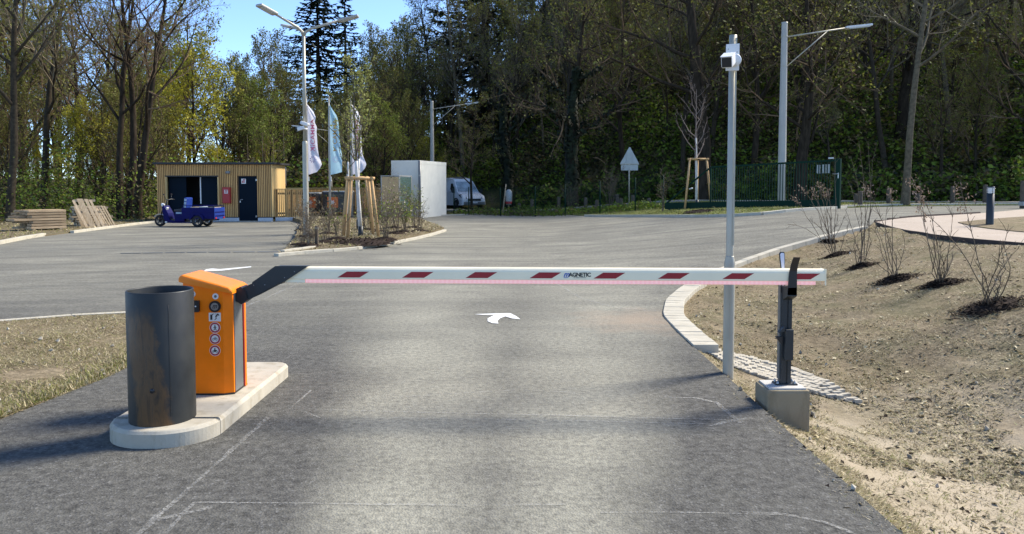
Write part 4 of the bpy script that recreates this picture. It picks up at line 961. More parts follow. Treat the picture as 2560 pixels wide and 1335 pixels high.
c = S(609, 453, YS + .02); sg = sub(dr, 'door_sign', MB().box(c, (.21, .012, .23)), 'sticker_white', True, t.location)
sub(dr, 'sign_mark', MB().prism([(c.x - .07, c.z - .08), (c.x - .03, c.z - .08), (c.x - .03, c.z + .03), (c.x - .07, c.z + .03)], YS + .006, YS + .012, 'y').prism([(c.x + .0, c.z - .08), (c.x + .045, c.z - .08), (c.x + .045, c.z + .06), (c.x + .08, c.z + .06), (c.x + .08, c.z + .09), (c.x - .03, c.z + .09), (c.x - .03, c.z + .06), (c.x + .0, c.z + .06)], YS + .006, YS + .012, 'y'), 'sticker_red', True, t.location)
part(t, 'wall_light', MB().box(S(570, 431, YS - .06), (.2, .12, .12), bev=.02), 'grey_panel', True)
part(t, 'threshold', MB().box(((dx0 + dx1) / 2, YS - .02, .015), (dx1 - dx0, .3, .03)), 'galv', True)
t = thing('hydrant_box', 'red metal hose box mounted on the slatted shed wall', 'hose box', S(567.5, 508, YS - .09))
o = t.location.copy(); hh = S(567, 468, YS).z - S(567, 508, YS).z
bo = part(t, 'cabinet', MB().box((0, 0, hh / 2), (.36, .17, hh), bev=.012), 'red_box')
part(t, 'cabinet_rim', MB().box((0, -.088, hh / 2), (.31, .012, hh - .06), bev=.004), 'red_box')
part(t, 'sign', MB().box((0, -.097, hh * .72), (.17, .006, .17)), 'sticker_white')
part(t, 'sign_mark', MB().box((-.035, -.102, hh * .72), (.035, .006, .12)).box((.035, -.102, hh * .71), (.035, .006, .10)).box((.025, -.102, hh * .72 + .06), (.09, .006, .025)), 'sticker_red')

# ---- slatted fences beside and behind the shed
def slat_fence(label, a, b, z0, z1, posts, thin=.05):
    a, b = Vector(a), Vector(b); d = b - a; L = d.length; u = d / L; t = thing('slat_fence', label, 'fence', (a.x, a.y, 0), math.atan2(d.y, d.x))
    mb = MB(); x = .03
    while x < L: mb.box((x, 0, (z0 + z1) / 2), (thin, .028, z1 - z0)); x += .085
    part(t, 'slat_row', mb, 'slat', kind='stuff')
    for z in (z0 + .2, z1 - .2): part(t, 'rail', MB().box((L / 2, .04, z), (L, .04, .09)), 'slat_back')
    part(t, 'top_cap', MB().box((L / 2, .01, z1 + .015), (L, .10, .035)), 'board')
    for k in range(posts): part(t, 'post', MB().box((.06 + (L - .12) * k / max(1, posts - 1), .10, z1 / 2), (.09, .09, z1)), 'slat_back')
    return t
f1 = slat_fence('low slatted larch fence joined to the right end of the shed', (sx1 + .06, YS + .35), (S(772, 480, 36.5).x, 36.5), .16, 1.50, 3)
part(f1, 'footing', MB().box((1.0, -.05, .09), (2.0, .2, .16)), 'plinth')
slat_fence('long slatted larch fence behind the dark trailers', (S(690, 470, 43).x, 43.0), (S(985, 470, 41.5).x, 41.5), .15, 1.53, 5)
# sign on a post and thin poles behind the shed
t = thing('sign_post', 'grey post with a white and red notice beside the shed corner', 'sign', (S(711, 470, 39).x, 39, 0))
part(t, 'post', MB().tube([(0, 0, 0), (0, 0, 2.7)], .04, 8), 'galv'); nb = part(t, 'notice', MB().box((.0, -.05, 2.15), (.22, .02, .95)), 'sign_back'); sub(nb, 'red_band', MB().box((0, -.063, 1.72), (.22, .006, .1)), 'sticker_red')
for i, (px, py) in enumerate([(415, 335), (462, 330), (542, 338), (618, 336), (655, 330), (682, 333), (708, 318)]):
    Yp = 41.0; tp = P(px, py, Yp)
    o = tag(link('thin_pole', fixn(MB().tube([(0, 0, 0), (.03, 0, tp.z * .5), (0, 0, tp.z)], [.016, .013, .009], 6).mesh('thin_pole', 'wood_post')), None, (tp.x, Yp, 0)), 'thin pale upright pole rising behind the shed roof', 'pole', 'thin poles behind the shed')

# ---- two dark trailers with orange panels
def trailer(px0, px1, ytop, Yt, label, ppx):
    x0, x1 = P(px0, 500, Yt).x, P(px1, 500, Yt).x; zt = P(px0, ytop, Yt).z; t = thing('trailer', label, 'trailer', ((x0 + x1) / 2, Yt + .8, 0)); w = x1 - x0
    part(t, 'body', MB().box((0, 0, (.38 + zt) / 2), (w, 1.6, zt - .38), bev=.08), 'trailer_dark'); part(t, 'roof', MB().box((0, 0, zt + .02), (w - .1, 1.5, .06), bev=.02), 'sign_back')
    part(t, 'rear_window', MB().box((0, -.803, zt - .24), (w - .25, .02, .26), bev=.01), 'car_glass')
    part(t, 'tow_bar', MB().box((0, -.75, .36), (w - .2, .1, .08)), 'black')
    for s in (-1, 1):
        wh = part(t, 'wheel', MB().lathe([(.1, -.08), (.27, -.08), (.3, -.05), (.3, .05), (.27, .08), (.1, .08)], (s * (w / 2 - .05), 0, .3), 20, rot=Euler((0, RAD(90), 0)).to_matrix()), 'rubber')
    cx = P(ppx, 506, Yt).x - (x0 + x1) / 2; cz = P(ppx, 506, Yt).z; hs = 13.5 / (FPX / Yt)
    pn = part(t, 'orange_panel', MB().box((cx, -.83, cz), (hs * 2, .04, hs * 2), bev=.018), 'orange_panel')
    st = []; 
    for k in range(12): r = .15 if k % 2 == 0 else .07; a = math.pi * k / 6; st.append((cx + r * math.cos(a), cz + r * math.sin(a)))
    sub(pn, 'emblem', MB().prism(st, -.858, -.85, 'y'), 'sticker_white')
trailer(803, 872, 480, 38.6, 'dark trailer with pale roof and orange panel behind the bare shrubs', 832)
trailer(752, 800, 484, 39.4, 'dark trailer with orange panel half hidden by the tall lamp post', 776)

# ---- blue cargo tricycle
tb = G(470, 566); t = thing('cargo_tricycle', 'blue electric cargo tricycle with a checked seat parked before the shed', 'tricycle', tb, RAD(-4))
def wheel(x, y, r, w, nm):
    rt = Euler((RAD(90), 0, 0)).to_matrix()
    wh = part(t, nm, MB().lathe([(r * .62, -w * .5), (r * .9, -w * .5), (r, -w * .25), (r, w * .25), (r * .9, w * .5), (r * .62, w * .5)], (x, y, r), 24, rot=rt), 'rubber')
    sub(wh, 'rim', MB().lathe([(r * .6, -w * .4), (r * .64, -w * .45), (r * .64, w * .45), (r * .6, w * .4)], (x, y, r), 20, rot=rt), 'grey_panel')
    for k in range(5): a = 2 * math.pi * k / 5; sub(wh, 'spoke', MB().tube([(x, y, r), (x + r * .62 * math.cos(a), y, r + r * .62 * math.sin(a))], .018, 5), 'grey_panel')
    sub(wh, 'hub', MB().lathe([(.0, -w * .5), (.05, -w * .5), (.05, w * .5), (0, w * .5)], (x, y, r), 12, rot=rt), 'black')
wheel(-1.17, 0, .235, .10, 'front_wheel'); wheel(.62, -.42, .235, .13, 'rear_wheel'); wheel(.62, .42, .235, .13, 'rear_wheel')
fen = MB(); pts = []
for k in range(9): a = RAD(25 + 15 * k); pts.append((-1.17 + .27 * math.cos(a), .235 + .27 * math.sin(a)))
for (a, b), (c, d) in zip(pts, pts[1:]): fen.add([Vector((a, -.075, b)), Vector((a, .075, b)), Vector((c, .075, d)), Vector((c, -.075, d)), Vector((a * 1.002, -.075, b + .012)), Vector((a * 1.002, .075, b + .012)), Vector((c, .075, d + .012)), Vector((c, -.075, d + .012))], [(0, 1, 2, 3), (4, 5, 6, 7), (0, 3, 7, 4), (1, 2, 6, 5)])
part(t, 'front_fender', fen, 'white')
fk = MB()
for s in (-.07, .07): fk.tube([(-1.17, s, .235), (-1.0, s, .75), (-.95, s, .86)], .022, 6)
part(t, 'front_fork', fk, 'black')
part(t, 'fork_column', MB().tube([(-.98, 0, .70), (-.86, 0, 1.05)], .03, 8), 'black')
hb = part(t, 'handlebar', MB().tube([(-.72, -.33, 1.10), (-.80, -.22, 1.12), (-.88, 0, 1.08), (-.80, .22, 1.12), (-.72, .33, 1.10)], .016, 6), 'black')
for s in (-1, 1): sub(hb, 'mirror_stalk', MB().tube([(-.80, s * .22, 1.12), (-.83, s * .28, 1.28)], .009, 5), 'black'); sub(hb, 'mirror', MB().box((-.83, s * .30, 1.31), (.02, .10, .07), bev=.008), 'black')
part(t, 'headlight', MB().lathe([(0, -.05), (.06, -.04), (.085, .03), (.075, .05), (0, .06)], (-1.03, 0, .88), 16, rot=Euler((0, RAD(-100), 0)).to_matrix()), 'white')
part(t, 'leg_shield', MB().prism([(-.98, .80), (-.90, .86), (-.72, .55), (-.66, .28), (-.40, .22), (-.40, .16), (-.78, .16), (-.90, .32)], -.22, .22, 'y'), 'trike_blue')
part(t, 'dash_panel', MB().box((-.80, -.12, .74), (.05, .16, .10), (0, .5, 0), bev=.01), 'sticker_white')
part(t, 'foot_board', MB().box((-.42, 0, .20), (.62, .46, .05), bev=.01), 'trike_blue')
part(t, 'seat_base', MB().box((-.22, 0, .40), (.42, .52, .42), bev=.03), 'trike_blue')
sc = part(t, 'seat_cushion', MB().box((-.24, 0, .66), (.42, .50, .10), bev=.035), 'black')
part(t, 'seat_vent', MB().box((-.24, -.262, .56), (.24, .012, .07)), 'check')
bk = part(t, 'seat_back', MB().box((.03, 0, .96), (.12, .52, .46), (0, RAD(6), 0), bev=.05), 'seat_blue')
for dz in (-.13, 0.0, .13):
    for dy in (-.15, 0, .15): sub(bk, 'check_square', MB().box((-.035 + dz * .1, dy, .96 + dz), (.02, .115, .10), (0, RAD(6), 0)), 'check')
    sub(bk, 'check_square', MB().box((.03 + dz * .1, -.262, .96 + dz), (.085, .012, .10), (0, RAD(6), 0)), 'check')
bdz0, bdz1 = .30, .80
bed = part(t, 'cargo_bed', MB().box((.66, 0, .36), (1.36, .92, .06)), 'trike_blue')
for s in (-1, 1): part(t, 'bed_side', MB().box((.66, s * .455, .57), (1.36, .025, .42), bev=.005), 'trike_blue'); part(t, 'bed_rail', MB().tube([(.02, s * .455, .80), (.02, s * .455, .86), (1.30, s * .455, .86), (1.30, s * .455, .78)], .014, 6), 'trike_blue'); part(t, 'side_rib', MB().box((.66, s * .472, .62), (1.3, .012, .03)), 'trike_blue')
part(t, 'bed_front', MB().box((-.01, 0, .57), (.025, .92, .42)), 'trike_blue')
tg = part(t, 'tailgate', MB().box((1.34, 0, .55), (.03, .92, .46), bev=.005), 'seat_blue')
for z in (.45, .60): sub(tg, 'tailgate_rib', MB().box((1.36, 0, z), (.02, .8, .04)), 'trike_blue')
for s in (-1, 1): part(t, 'tail_light', MB().box((1.36, s * .36, .36), (.03, .12, .06)), 'red_box'); part(t, 'wheel_arch', MB().prism([(.30, .28), (.36, .46), (.50, .54), (.74, .54), (.88, .46), (.94, .28), (.90, .28), (.72, .50), (.52, .50), (.34, .28)], s * .50 - .02, s * .50 + .02, 'y'), 'trike_blue')
part(t, 'chassis', MB().box((.2, 0, .28), (1.9, .3, .07)), 'black'); part(t, 'rear_axle', MB().tube([(.62, -.42, .235), (.62, .42, .235)], .03, 8), 'black')
part(t, 'running_board', MB().box((-.10, -.33, .17), (.9, .10, .03)), 'trike_blue')
part(t, 'bumper_tag', MB().box((-.80, -.24, .19), (.09, .02, .05)), 'white')
for i, (x, sz, z) in enumerate(((.42, (.34, .5, .16), .78), (.80, (.34, .55, .18), .80), (1.12, (.26, .6, .24), .82))):
    cr = thing('cargo_crate', ['pale flat crate in the tricycle bed behind the seat', 'pale crate in the middle of the tricycle bed', 'tall pale crate by the tailgate of the tricycle bed'][i], 'crate', tb + Vector((x, 0, z - .28)), RAD(-4))
    part(cr, 'box', MB().box((0, 0, .14), (sz[0], sz[1], .28), bev=.02), 'path'); part(cr, 'rim', MB().box((0, 0, .285), (sz[0] + .03, sz[1] + .03, .03), bev=.008), ['path', 'white', 'black'][i])

# ---- timber stacks and leaning panels
rng = random.Random(8)
def timber(name, label, org, rz, layers, nb, L, w, th, mat, jit, gapz=.0, point=True):
    t = thing(name, label, 'timber', org, rz)
    vs_ = MB().prism([(-L / 2, -w / 2), (L / 2, -w / 2), (L / 2, w / 2), (-L / 2, w / 2), (-L / 2 - (.14 if point else 0), 0)], 0, th, 'z'); me = fixn(vs_.mesh('plank', mat))
    for k in (-.35, .35): part(t, 'bearer', MB().box((k * L, 0, .04), (.09, nb * w * 1.05, .08)), 'plank_grey')
    for k in range(layers):
        for j in range(nb):
            sx_ = rng.uniform(1 - jit, 1 + jit * (2.2 if k in (3, 4) else 1))
            o = link('plank', me, t, ((1 - sx_) * L / 2, (j - (nb - 1) / 2) * (w + .01), .085 + k * (th + gapz)), (0, 0, rng.uniform(-.012, .012))); o.scale.x = sx_
    return t
b1 = G(95, 580); timber('timber_stack', 'pale stack of pointed boards lying at the wood edge', b1 + Vector((-.25, .75, 0.02)), RAD(46), 7, 6, 1.25, .15, .078, 'plank', .16, .022)
b2 = G(168, 571); timber('timber_stack', 'grey stack of short boards behind the leaning wooden panels', b2 + Vector((.1, 1.3, 0.02)), RAD(46), 8, 5, 1.0, .16, .07, 'plank_grey', .10, .024, False)
def lean_panel(label, px0, px1, py0, py1, Yp, widths, gaps, shift, mats, cross):
    bot = P(px0, py1, Yp); hgt = (py1 - py0) / (FPX / Yp); k = FPX / Yp; t = thing('leaning_panel', label, 'panel', (bot.x, Yp, G(px0, py1).z), RAD(32))
    x = 0.0
    for i, w in enumerate(widths):
        hh = hgt * rng.uniform(.9, 1.0); sx = shift / k
        mb = MB(); mb.add([Vector(((x + a * w) * .95 + s * sx, -.015 + c * .03 + s * .35, s * hh)) for s in (0, 1) for a, c in ((0, 0), (1, 0), (1, 1), (0, 1))], [(0, 1, 2, 3), (4, 5, 6, 7), (0, 1, 5, 4), (1, 2, 6, 5), (2, 3, 7, 6), (3, 0, 4, 7)])
        part(t, 'slat', mb, mats); x += w + gaps
    for s in cross: part(t, 'crossbar', MB().box((x / 2 + s * shift / k, .04 + s * .35, s * hgt), (x + .02, .05, .09), (0, 0, 0)), 'plank_grey')
    return t
lean_panel('tall leaning panel of three broad pale boards against the timber stack', 216, 245, 489, 565, 29.3, [.10, .22, .12, .09], .055, -29, 'panel_wood', (.12, .55, .93))
lean_panel('grey board leaning behind the tall pale panel', 206, 220, 508, 566, 29.7, [.10, .13], .04, -18, 'plank_grey', (.5,))
lean_panel('lower leaning panel of many narrow slats beside the tree trunks', 252, 286, 506, 561, 30.2, [.055, .05, .05, .05, .06, .05, .07], .035, -24, 'panel_wood', (.1, .5, .9))

# ---- tall triple lamp post with two small cameras
YL = 22.9; xb = Z(766, YL, 0).x; zt = P(758, 76, YL).z
t = thing('lamp_post', 'tall grey lamp post with three arms on the planting island', 'lamp post', (xb, YL, 0.05))
zst = P(764, 357, YL).z
part(t, 'lower_shaft', MB().lathe([(.085, -.1), (.078, zst - .1), (.074, zst - .02), (.06, zst)], n=20), 'galv'); part(t, 'upper_shaft', MB().tube([(0, 0, zst - .05), (0, 0, zt - .15)], [.056, .05], 16), 'galv')
for az in (0, 126, 238):
    d = Vector((math.cos(RAD(az)), math.sin(RAD(az)), 0)); zz = zt - .12
    ar = part(t, 'arm', MB().tube([(0, 0, zz - .1), d * .06 + Vector((0, 0, zz + .02)), d * .22 + Vector((0, 0, zz + .12)), d * 1.08 + Vector((0, 0, zz + .36))], [.05, .046, .04, .034], 10), 'galv')
    rt = Matrix.Rotation(RAD(az), 3, 'Z') @ Matrix.Rotation(RAD(-14), 3, 'Y'); c = d * 1.34 + Vector((0, 0, zz + .42))
    hd = part(t, 'lamp_head', MB().box(c, (.62, .26, .075), rt, bev=.03), 'galv_grey'); sub(hd, 'lens', MB().box(c - Vector((0, 0, .036)), (.42, .19, .03), rt, bev=.008), 'lamp_lens')
for px, py, s in ((762, 309, 1), (754, 321, -1)):
    c = P(px, py, YL - .12); cm = thing('dome_camera', ['white camera lower on the tall lamp post', 'white camera upper on the tall lamp post'][s > 0], 'camera', c)
    part(cm, 'body', MB().box((-.02, -.02, 0), (.22, .12, .11), (0, RAD(18 * s), RAD(20)), bev=.03), 'white'); part(cm, 'bracket', MB().tube([(.02, 0, 0), (.10 if s > 0 else .14, .10, -.02)], .03, 8), 'white')
    part(cm, 'lens', MB().lathe([(.045, 0), (.045, .03), (.02, .05), (0, .05)], (-.12, -.05, -.02), 12, rot=Euler((0, RAD(-90), 0)).to_matrix()), 'black')

# ---- flags
def flag(px, mat, words, label, seed, txtmat, emblem):
    Yf = 37.0; x0 = Z(px, Yf, 4).x; k = FPX / Yf; zt = P(px, 262, Yf).z; zb = P(px, 437, Yf).z; H = zt - zb
    pt = thing('flag_pole', 'slim grey pole of ' + label, 'flag pole', (x0, Yf, 0), group=None)
    part(pt, 'shaft', MB().tube([(0, 0, 0), (0, 0, 3.0), (0, 0, zt + .35)], [.06, .05, .028], 10), 'galv_grey'); part(pt, 'finial', MB().lathe([(0, .40), (.05, .38), (.05, .34), (0, .32)], (0, 0, zt), 10), 'galv_grey')
    part(pt, 'weight', MB().box((.06, 0, zb - .2), (.05, .05, .22), bev=.01), 'white')
    t = thing('flag', label, 'flag', (x0 + .05, Yf, zb)); rg = random.Random(seed); ph = rg.uniform(0, 6)
    wpts = [(0, .60), (.03, .60), (.10, .62), (.25, .58), (.40, .50), (.5, .46), (.62, .42), (.70, .46), (.76, .44), (.83, .40), (.90, .24), (.96, .1), (1.0, .02)]
    if seed % 2: wpts = [(0, .46), (.05, .56), (.15, .66), (.28, .50), (.45, .48), (.6, .46), (.68, .52), (.74, .42), (.82, .44), (.90, .30), (1.0, .02)]
    def wid(v): return plin(wpts, v)
    def cy(u, v): return .13 * math.sin(u * 5.2 + v * 7 + ph) * u + .05 * math.sin(v * 19 + u * 9 + ph) * u - .10 * u
    def pt3(u, v):
        w = wid(v); sag = (.16 * u * (1 - v)) * .9 if v < .08 else 0
        return Vector((w * u, cy(u, v), v * H - .22 * u * (1 - ss(0, .12, v)) * (0 if v > .12 else -1) * .6))
    nu, nv = 10, 40; mb = MB(); mb.add([pt3(i / nu, j / nv) for j in range(nv + 1) for i in range(nu + 1)], [(j * (nu + 1) + i, j * (nu + 1) + i + 1, (j + 1) * (nu + 1) + i + 1, (j + 1) * (nu + 1) + i) for j in range(nv) for i in range(nu)], 0, True)
    cl = part(t, 'cloth', mb, mat)
    tm = text_mb(words, .34, Matrix.Identity(4), spacing=1.05, depth=0, bold=.004); tb_ = MB()
    def onto(x, z): w = max(.12, wid(z / H)); u = min(1, max(0, x / w)); return Vector((x, cy(u, z / H) - .012, z))
    vv = [onto(.25 - v.y * .8, H * .56 + v.x * .95) for v in tm.v]; tb_.add(vv, tm.f); sub(cl, 'lettering', tb_, txtmat)
    st = MB(); cz = H * .22
    for a in range(9):
        th = 2 * math.pi * a / 9; pts = [onto(.25 + r * math.cos(th + w), cz + r * math.sin(th + w)) for r, w in ((.05, 0), (.13, .22), (.19, 0), (.13, -.22))]; st.add(pts, [(0, 1, 2, 3)])
    sub(cl, 'emblem', st, emblem)
    for k2 in range(5): part(t, 'clip', MB().box((-.02, 0, H * (.05 + .9 * k2 / 4)), (.06, .03, .05)), 'white')
flag(767, 'flag_white', 'MICAMMA', 'white flag with red lettering beside the tall lamp post', 1, 'flag_red', 'flag_purple')
flag(823, 'flag_blue', 'MICAMMA', 'light blue flag with gold lettering between the white flags', 2, 'flag_gold', 'flag_pale')
flag(878, 'flag_white', 'MICAMMA', 'white flag behind the staked young trees', 3, 'flag_red', 'flag_purple')

# ---- white transformer house and glazed case
cor = Vector((-4.78, 39.2)); ur = Vector((.278, .961)); ul = Vector((-.961, .278)); Lr, Ll, Hh = 3.86, 1.56, 2.98
t = thing('service_house', 'plain white concrete service box with a grey downpipe', 'service box', (cor.x, cor.y, 0), math.atan2(ul.y, ul.x))
Rm = Matrix.Rotation(-math.atan2(ul.y, ul.x), 3, 'Z')
part(t, 'wall', MB().box((Ll / 2, -Lr / 2, (Hh - .18) / 2 - .02), (Ll, Lr, Hh - .14)), 'white_wall')
part(t, 'roof_slab', MB().box((Ll / 2, -Lr / 2, Hh - .09), (Ll + .02, Lr + .02, .18), bev=.006), 'white_wall')
dpi = part(t, 'downpipe', MB().tube([(-.05, .05, .08), (-.05, .05, Hh - .02)], .065, 10), 'grey_panel')
for z in (.4, 2.2): sub(dpi, 'pipe_clip', MB().lathe([(.066, -.03), (.072, 0), (.066, .03)], (-.05, .05, z), 12), 'galv_grey')
part(t, 'downpipe_shoe', MB().box((-.06, .07, .06), (.17, .17, .12), bev=.02), 'galv_grey')
co = Vector((-5.46, 36.9)); t = thing('display_case', 'tall glazed case with a tan front panel beside the white service box', 'display case', (co.x, co.y, 0), math.atan2(ul.y, ul.x)); hc = 2.13; wc, dc = .95, 1.42
part(t, 'front_panel', MB().box((wc / 2, .0, hc / 2), (wc - .06, .04, hc - .06)), 'tan_panel')
for yy in (-dc,): part(t, 'back_pane', MB().box((wc / 2, yy, hc / 2), (wc - .06, .012, hc - .08)), 'green_glass')
for xx in (.0, wc): part(t, 'side_pane', MB().box((xx, -dc / 2, hc / 2), (.012, dc - .06, hc - .08)), 'green_glass')
for xx in (0, wc):
    for yy in (0, -dc): part(t, 'corner_post', MB().box((xx, yy, hc / 2), (.05, .05, hc)), 'galv_grey')
part(t, 'roof_plate', MB().box((wc / 2, -dc / 2, hc + .02), (wc + .06, dc + .06, .04)), 'galv_grey')

# ---- white van behind the fence
fr = Vector((-2.75, 55.5)); hd = Vector((.50, -.866)); t = thing('delivery_van', 'white high-roofed delivery van parked behind the wire fence', 'van', (fr.x, fr.y, 0), math.atan2(-hd.y, -hd.x))
stn = [(0.0, .32, .62, .86, .80), (.06, .28, .80, .94, .86), (.18, .26, .98, .99, .90), (.95, .24, 1.22, 1.0, .90), (1.02, .24, 1.26, 1.0, .88), (1.72, .24, 2.02, 1.0, .76), (1.95, .24, 2.18, 1.0, .76), (2.5, .24, 2.28, 1.0, .80), (5.3, .26, 2.28, 1.0, .82), (5.4, .3, 2.22, .98, .80)]
vs_, fs = [], []
for (x, z0, z1, wb, wt2) in stn: vs_ += [Vector((x, -wb, z0)), Vector((x, -wb, min(z1 - .06, lerp(z0, z1, .55)))), Vector((x, -wt2, z1 - .03)), Vector((x, -wt2 * .85, z1)), Vector((x, wt2 * .85, z1)), Vector((x, wt2, z1 - .03)), Vector((x, wb, min(z1 - .06, lerp(z0, z1, .55)))), Vector((x, wb, z0))]
for k in range(len(stn) - 1): fs += [(k * 8 + i, k * 8 + (i + 1) % 8, (k + 1) * 8 + (i + 1) % 8, (k + 1) * 8 + i) for i in range(8)]
fs += [tuple(range(8)), tuple(range((len(stn) - 1) * 8, len(stn) * 8))]
part(t, 'body', MB().add(vs_, fs), 'van_white')
part(t, 'windscreen', MB().add([Vector(v) for v in ((.98, -.80, 1.27), (.98, .80, 1.27), (1.66, .68, 1.99), (1.66, -.68, 1.99), (1.02, -.80, 1.25), (1.02, .80, 1.25), (1.70, .68, 1.97), (1.70, -.68, 1.97))], [(0, 1, 2, 3), (4, 5, 6, 7), (0, 1, 5, 4), (1, 2, 6, 5), (2, 3, 7, 6), (3, 0, 4, 7)]), 'wind_glass')
for s in (-1, 1):
    part(t, 'side_window', MB().add([Vector((x, s * y, z)) for x, y, z in ((1.20, 1.005, 1.24), (2.05, 1.005, 1.20), (2.05, .90, 1.85), (1.75, .89, 1.85))], [(0, 1, 2, 3)]), 'car_glass', fix=False)
    hl = part(t, 'headlight', MB().add([Vector((x, s * y, z)) for x, y, z in ((.10, .60, .86), (.02, .60, .72), (.20, 1.0, .80), (.60, 1.005, 1.02), (.40, .90, 1.06))], [(0, 1, 2, 3, 4)]), 'car_glass', fix=False); hl.location = (-.03, 0, 0)
    part(t, 'mirror', MB().box((1.12, s * 1.16, 1.32), (.12, .2, .34), bev=.03), 'black')
    for x in (.95, 4.2): wh = part(t, 'wheel', MB().lathe([(.12, -.11), (.30, -.11), (.34, -.07), (.34, .07), (.30, .11), (.12, .11)], (x, s * .93, .34), 22, rot=Euler((RAD(90), 0, 0)).to_matrix()), 'rubber'); sub(wh, 'rim', MB().lathe([(0, -.09), (.2, -.09), (.2, .09), (0, .09)], (x, s * .945, .34), 16, rot=Euler((RAD(90), 0, 0)).to_matrix()), 'grey_panel')
    part(t, 'arch_trim', MB().tube([(.95 + .42 * math.cos(a), s * 1.005, .34 + .42 * math.sin(a)) for a in [math.pi * k / 8 for k in range(9)]], .05, 5), 'black')
part(t, 'grille', MB().box((-.005, 0, .66), (.06, 1.05, .16), bev=.01), 'black'); part(t, 'bumper', MB().box((.02, 0, .40), (.14, 1.72, .22), bev=.04), 'grey_panel'); part(t, 'number_plate', MB().box((-.07, 0, .46), (.02, .5, .11)), 'white')
part(t, 'roof_vent', MB().box((2.4, 0, 2.31), (.7, .5, .08), bev=.02), 'grey_panel')

# ---- green sliding gate
A = Vector((6.85, 33.9)); B = Vector((12.42, 28.75)); zA = P(1662, 525, A.y).z; zB = P(2105, 519.5, B.y).z
d = B - A; Lg = d.length; u = d / Lg; t = thing('sliding_gate', 'dark green sliding gate of upright bars on a deep bottom beam', 'gate', (A.x, A.y, 0), math.atan2(d.y, d.x))
def gz(s): return lerp(zA, zB, s / Lg)
def bar_l(s0, z0, s1, z1, w, h, nm, y=0.0, mat='green_gate'):
    a, b = Vector((s0, y, gz(s0) + z0)), Vector((s1, y, gz(s1) + z1)); v = b - a
    return part(t, nm, MB().box((a + b) / 2, (v.length, w, h), v.to_track_quat('X', 'Z').to_matrix()), mat)
topz = 1.80; bh = .29; s0 = Lg * .29
bar_l(0, bh / 2 + .03, Lg - .1, bh / 2 + .03, .13, bh, 'bottom_beam'); bar_l(s0, topz, Lg - .1, topz, .06, .07, 'top_rail'); bar_l(0.03, bh, s0, topz, .06, .06, 'brace')
bar_l(s0, bh + .02, s0, topz, .06, .06, 'end_upright')
n = 47; bar = fixn(MB().box((0, 0, (bh + topz) / 2), (.026, .026, topz - bh)).mesh('bar', 'green_gate'))
for k in range(1, n):
    s = lerp(s0, Lg - .3, k / n); link('bar', bar, t, (s, 0, gz(s)))
pb = part(t, 'gate_post', MB().box((Lg - .12, .0, gz(Lg) + .90), (.22, .16, 1.92), bev=.01), 'green_gate'); sub(pb, 'handle', MB().tube([(Lg - .08, -.09, gz(Lg) + 1.28), (Lg - .08, -.14, gz(Lg) + 1.28), (Lg - .26, -.14, gz(Lg) + 1.28)], .016, 6), 'silver'); sub(pb, 'lock_plate', MB().box((Lg - .07, -.085, gz(Lg) + 1.22), (.04, .012, .2)), 'silver')
part(t, 'roller_cap', MB().box((Lg - .38, 0, gz(Lg) + 1.88), (.18, .12, .06), bev=.01), 'silver')
for s in (.2, 2.2, 4.6, 5.8, 7.3): part(t, 'foot', MB().box((s, 0, gz(s) - .03), (.06, .08, .16)), 'black')
for s in (Lg - .86, Lg - .66, Lg - .5): part(t, 'notice', MB().box((s, .03, gz(s) + 1.50), (.13, .01, .33)), 'sign_back')
part(t, 'stop_buffer', MB().tube([(1.35, -.02, gz(1) + .95), (1.2, -.05, gz(1) + .90)], .03, 6), 'white')

# ---- wire fence with dark posts
FA, FB = Vector((7.0, 35.2)), Vector((-3.4, 44.5)); d = FB - FA; Lf = d.length; t = thing('wire_fence', 'dark green diamond wire fence on slim posts at the foot of the wood', 'fence', (FA.x, FA.y, 0), math.atan2(d.y, d.x))
def fz(s): p = FA.lerp(FB, s / Lf); return gate_z(p.x, p.y) - .03
def fence_s(px): 
    r = (px - 1280) / FPX; return max(0, min(Lf, Lf * (r * FA.y - FA.x) / ((FB.x - FA.x) - r * (FB.y - FA.y))))
for px in (1662, 1588, 1500, 1413, 1338, 1251, 1172, 1120):
    s = fence_s(px); part(t, 'post', MB().tube([(s, 0, fz(s) - .1), (s, 0, fz(s) + 1.62)], .03, 8), 'green_gate')
wm = MB(); hw = 1.5; x = -hw
while x < Lf:
    for sg in (1, -1):
        p0, p1 = (x, x + hw) if sg > 0 else (x + hw, x)
        a0, z0, a1, z1 = p0, 0.0, p1, hw
        for _ in range(1):
            lo, hi = 0.0, Lf
            if min(a0, a1) < lo or max(a0, a1) > hi: break
            wm.tube([(a0, 0, fz(a0) + z0 + .05), (a1, 0, fz(a1) + z1 + .05)], .0035, 3, cap=False)
    x += .12
for z in (.06, .8, 1.55): wm.tube([(s, 0, fz(s) + z) for s in [Lf * k / 12 for k in range(13)]], .006, 4)
part(t, 'wire_mesh', wm, 'green_gate', kind='stuff', fix=False)

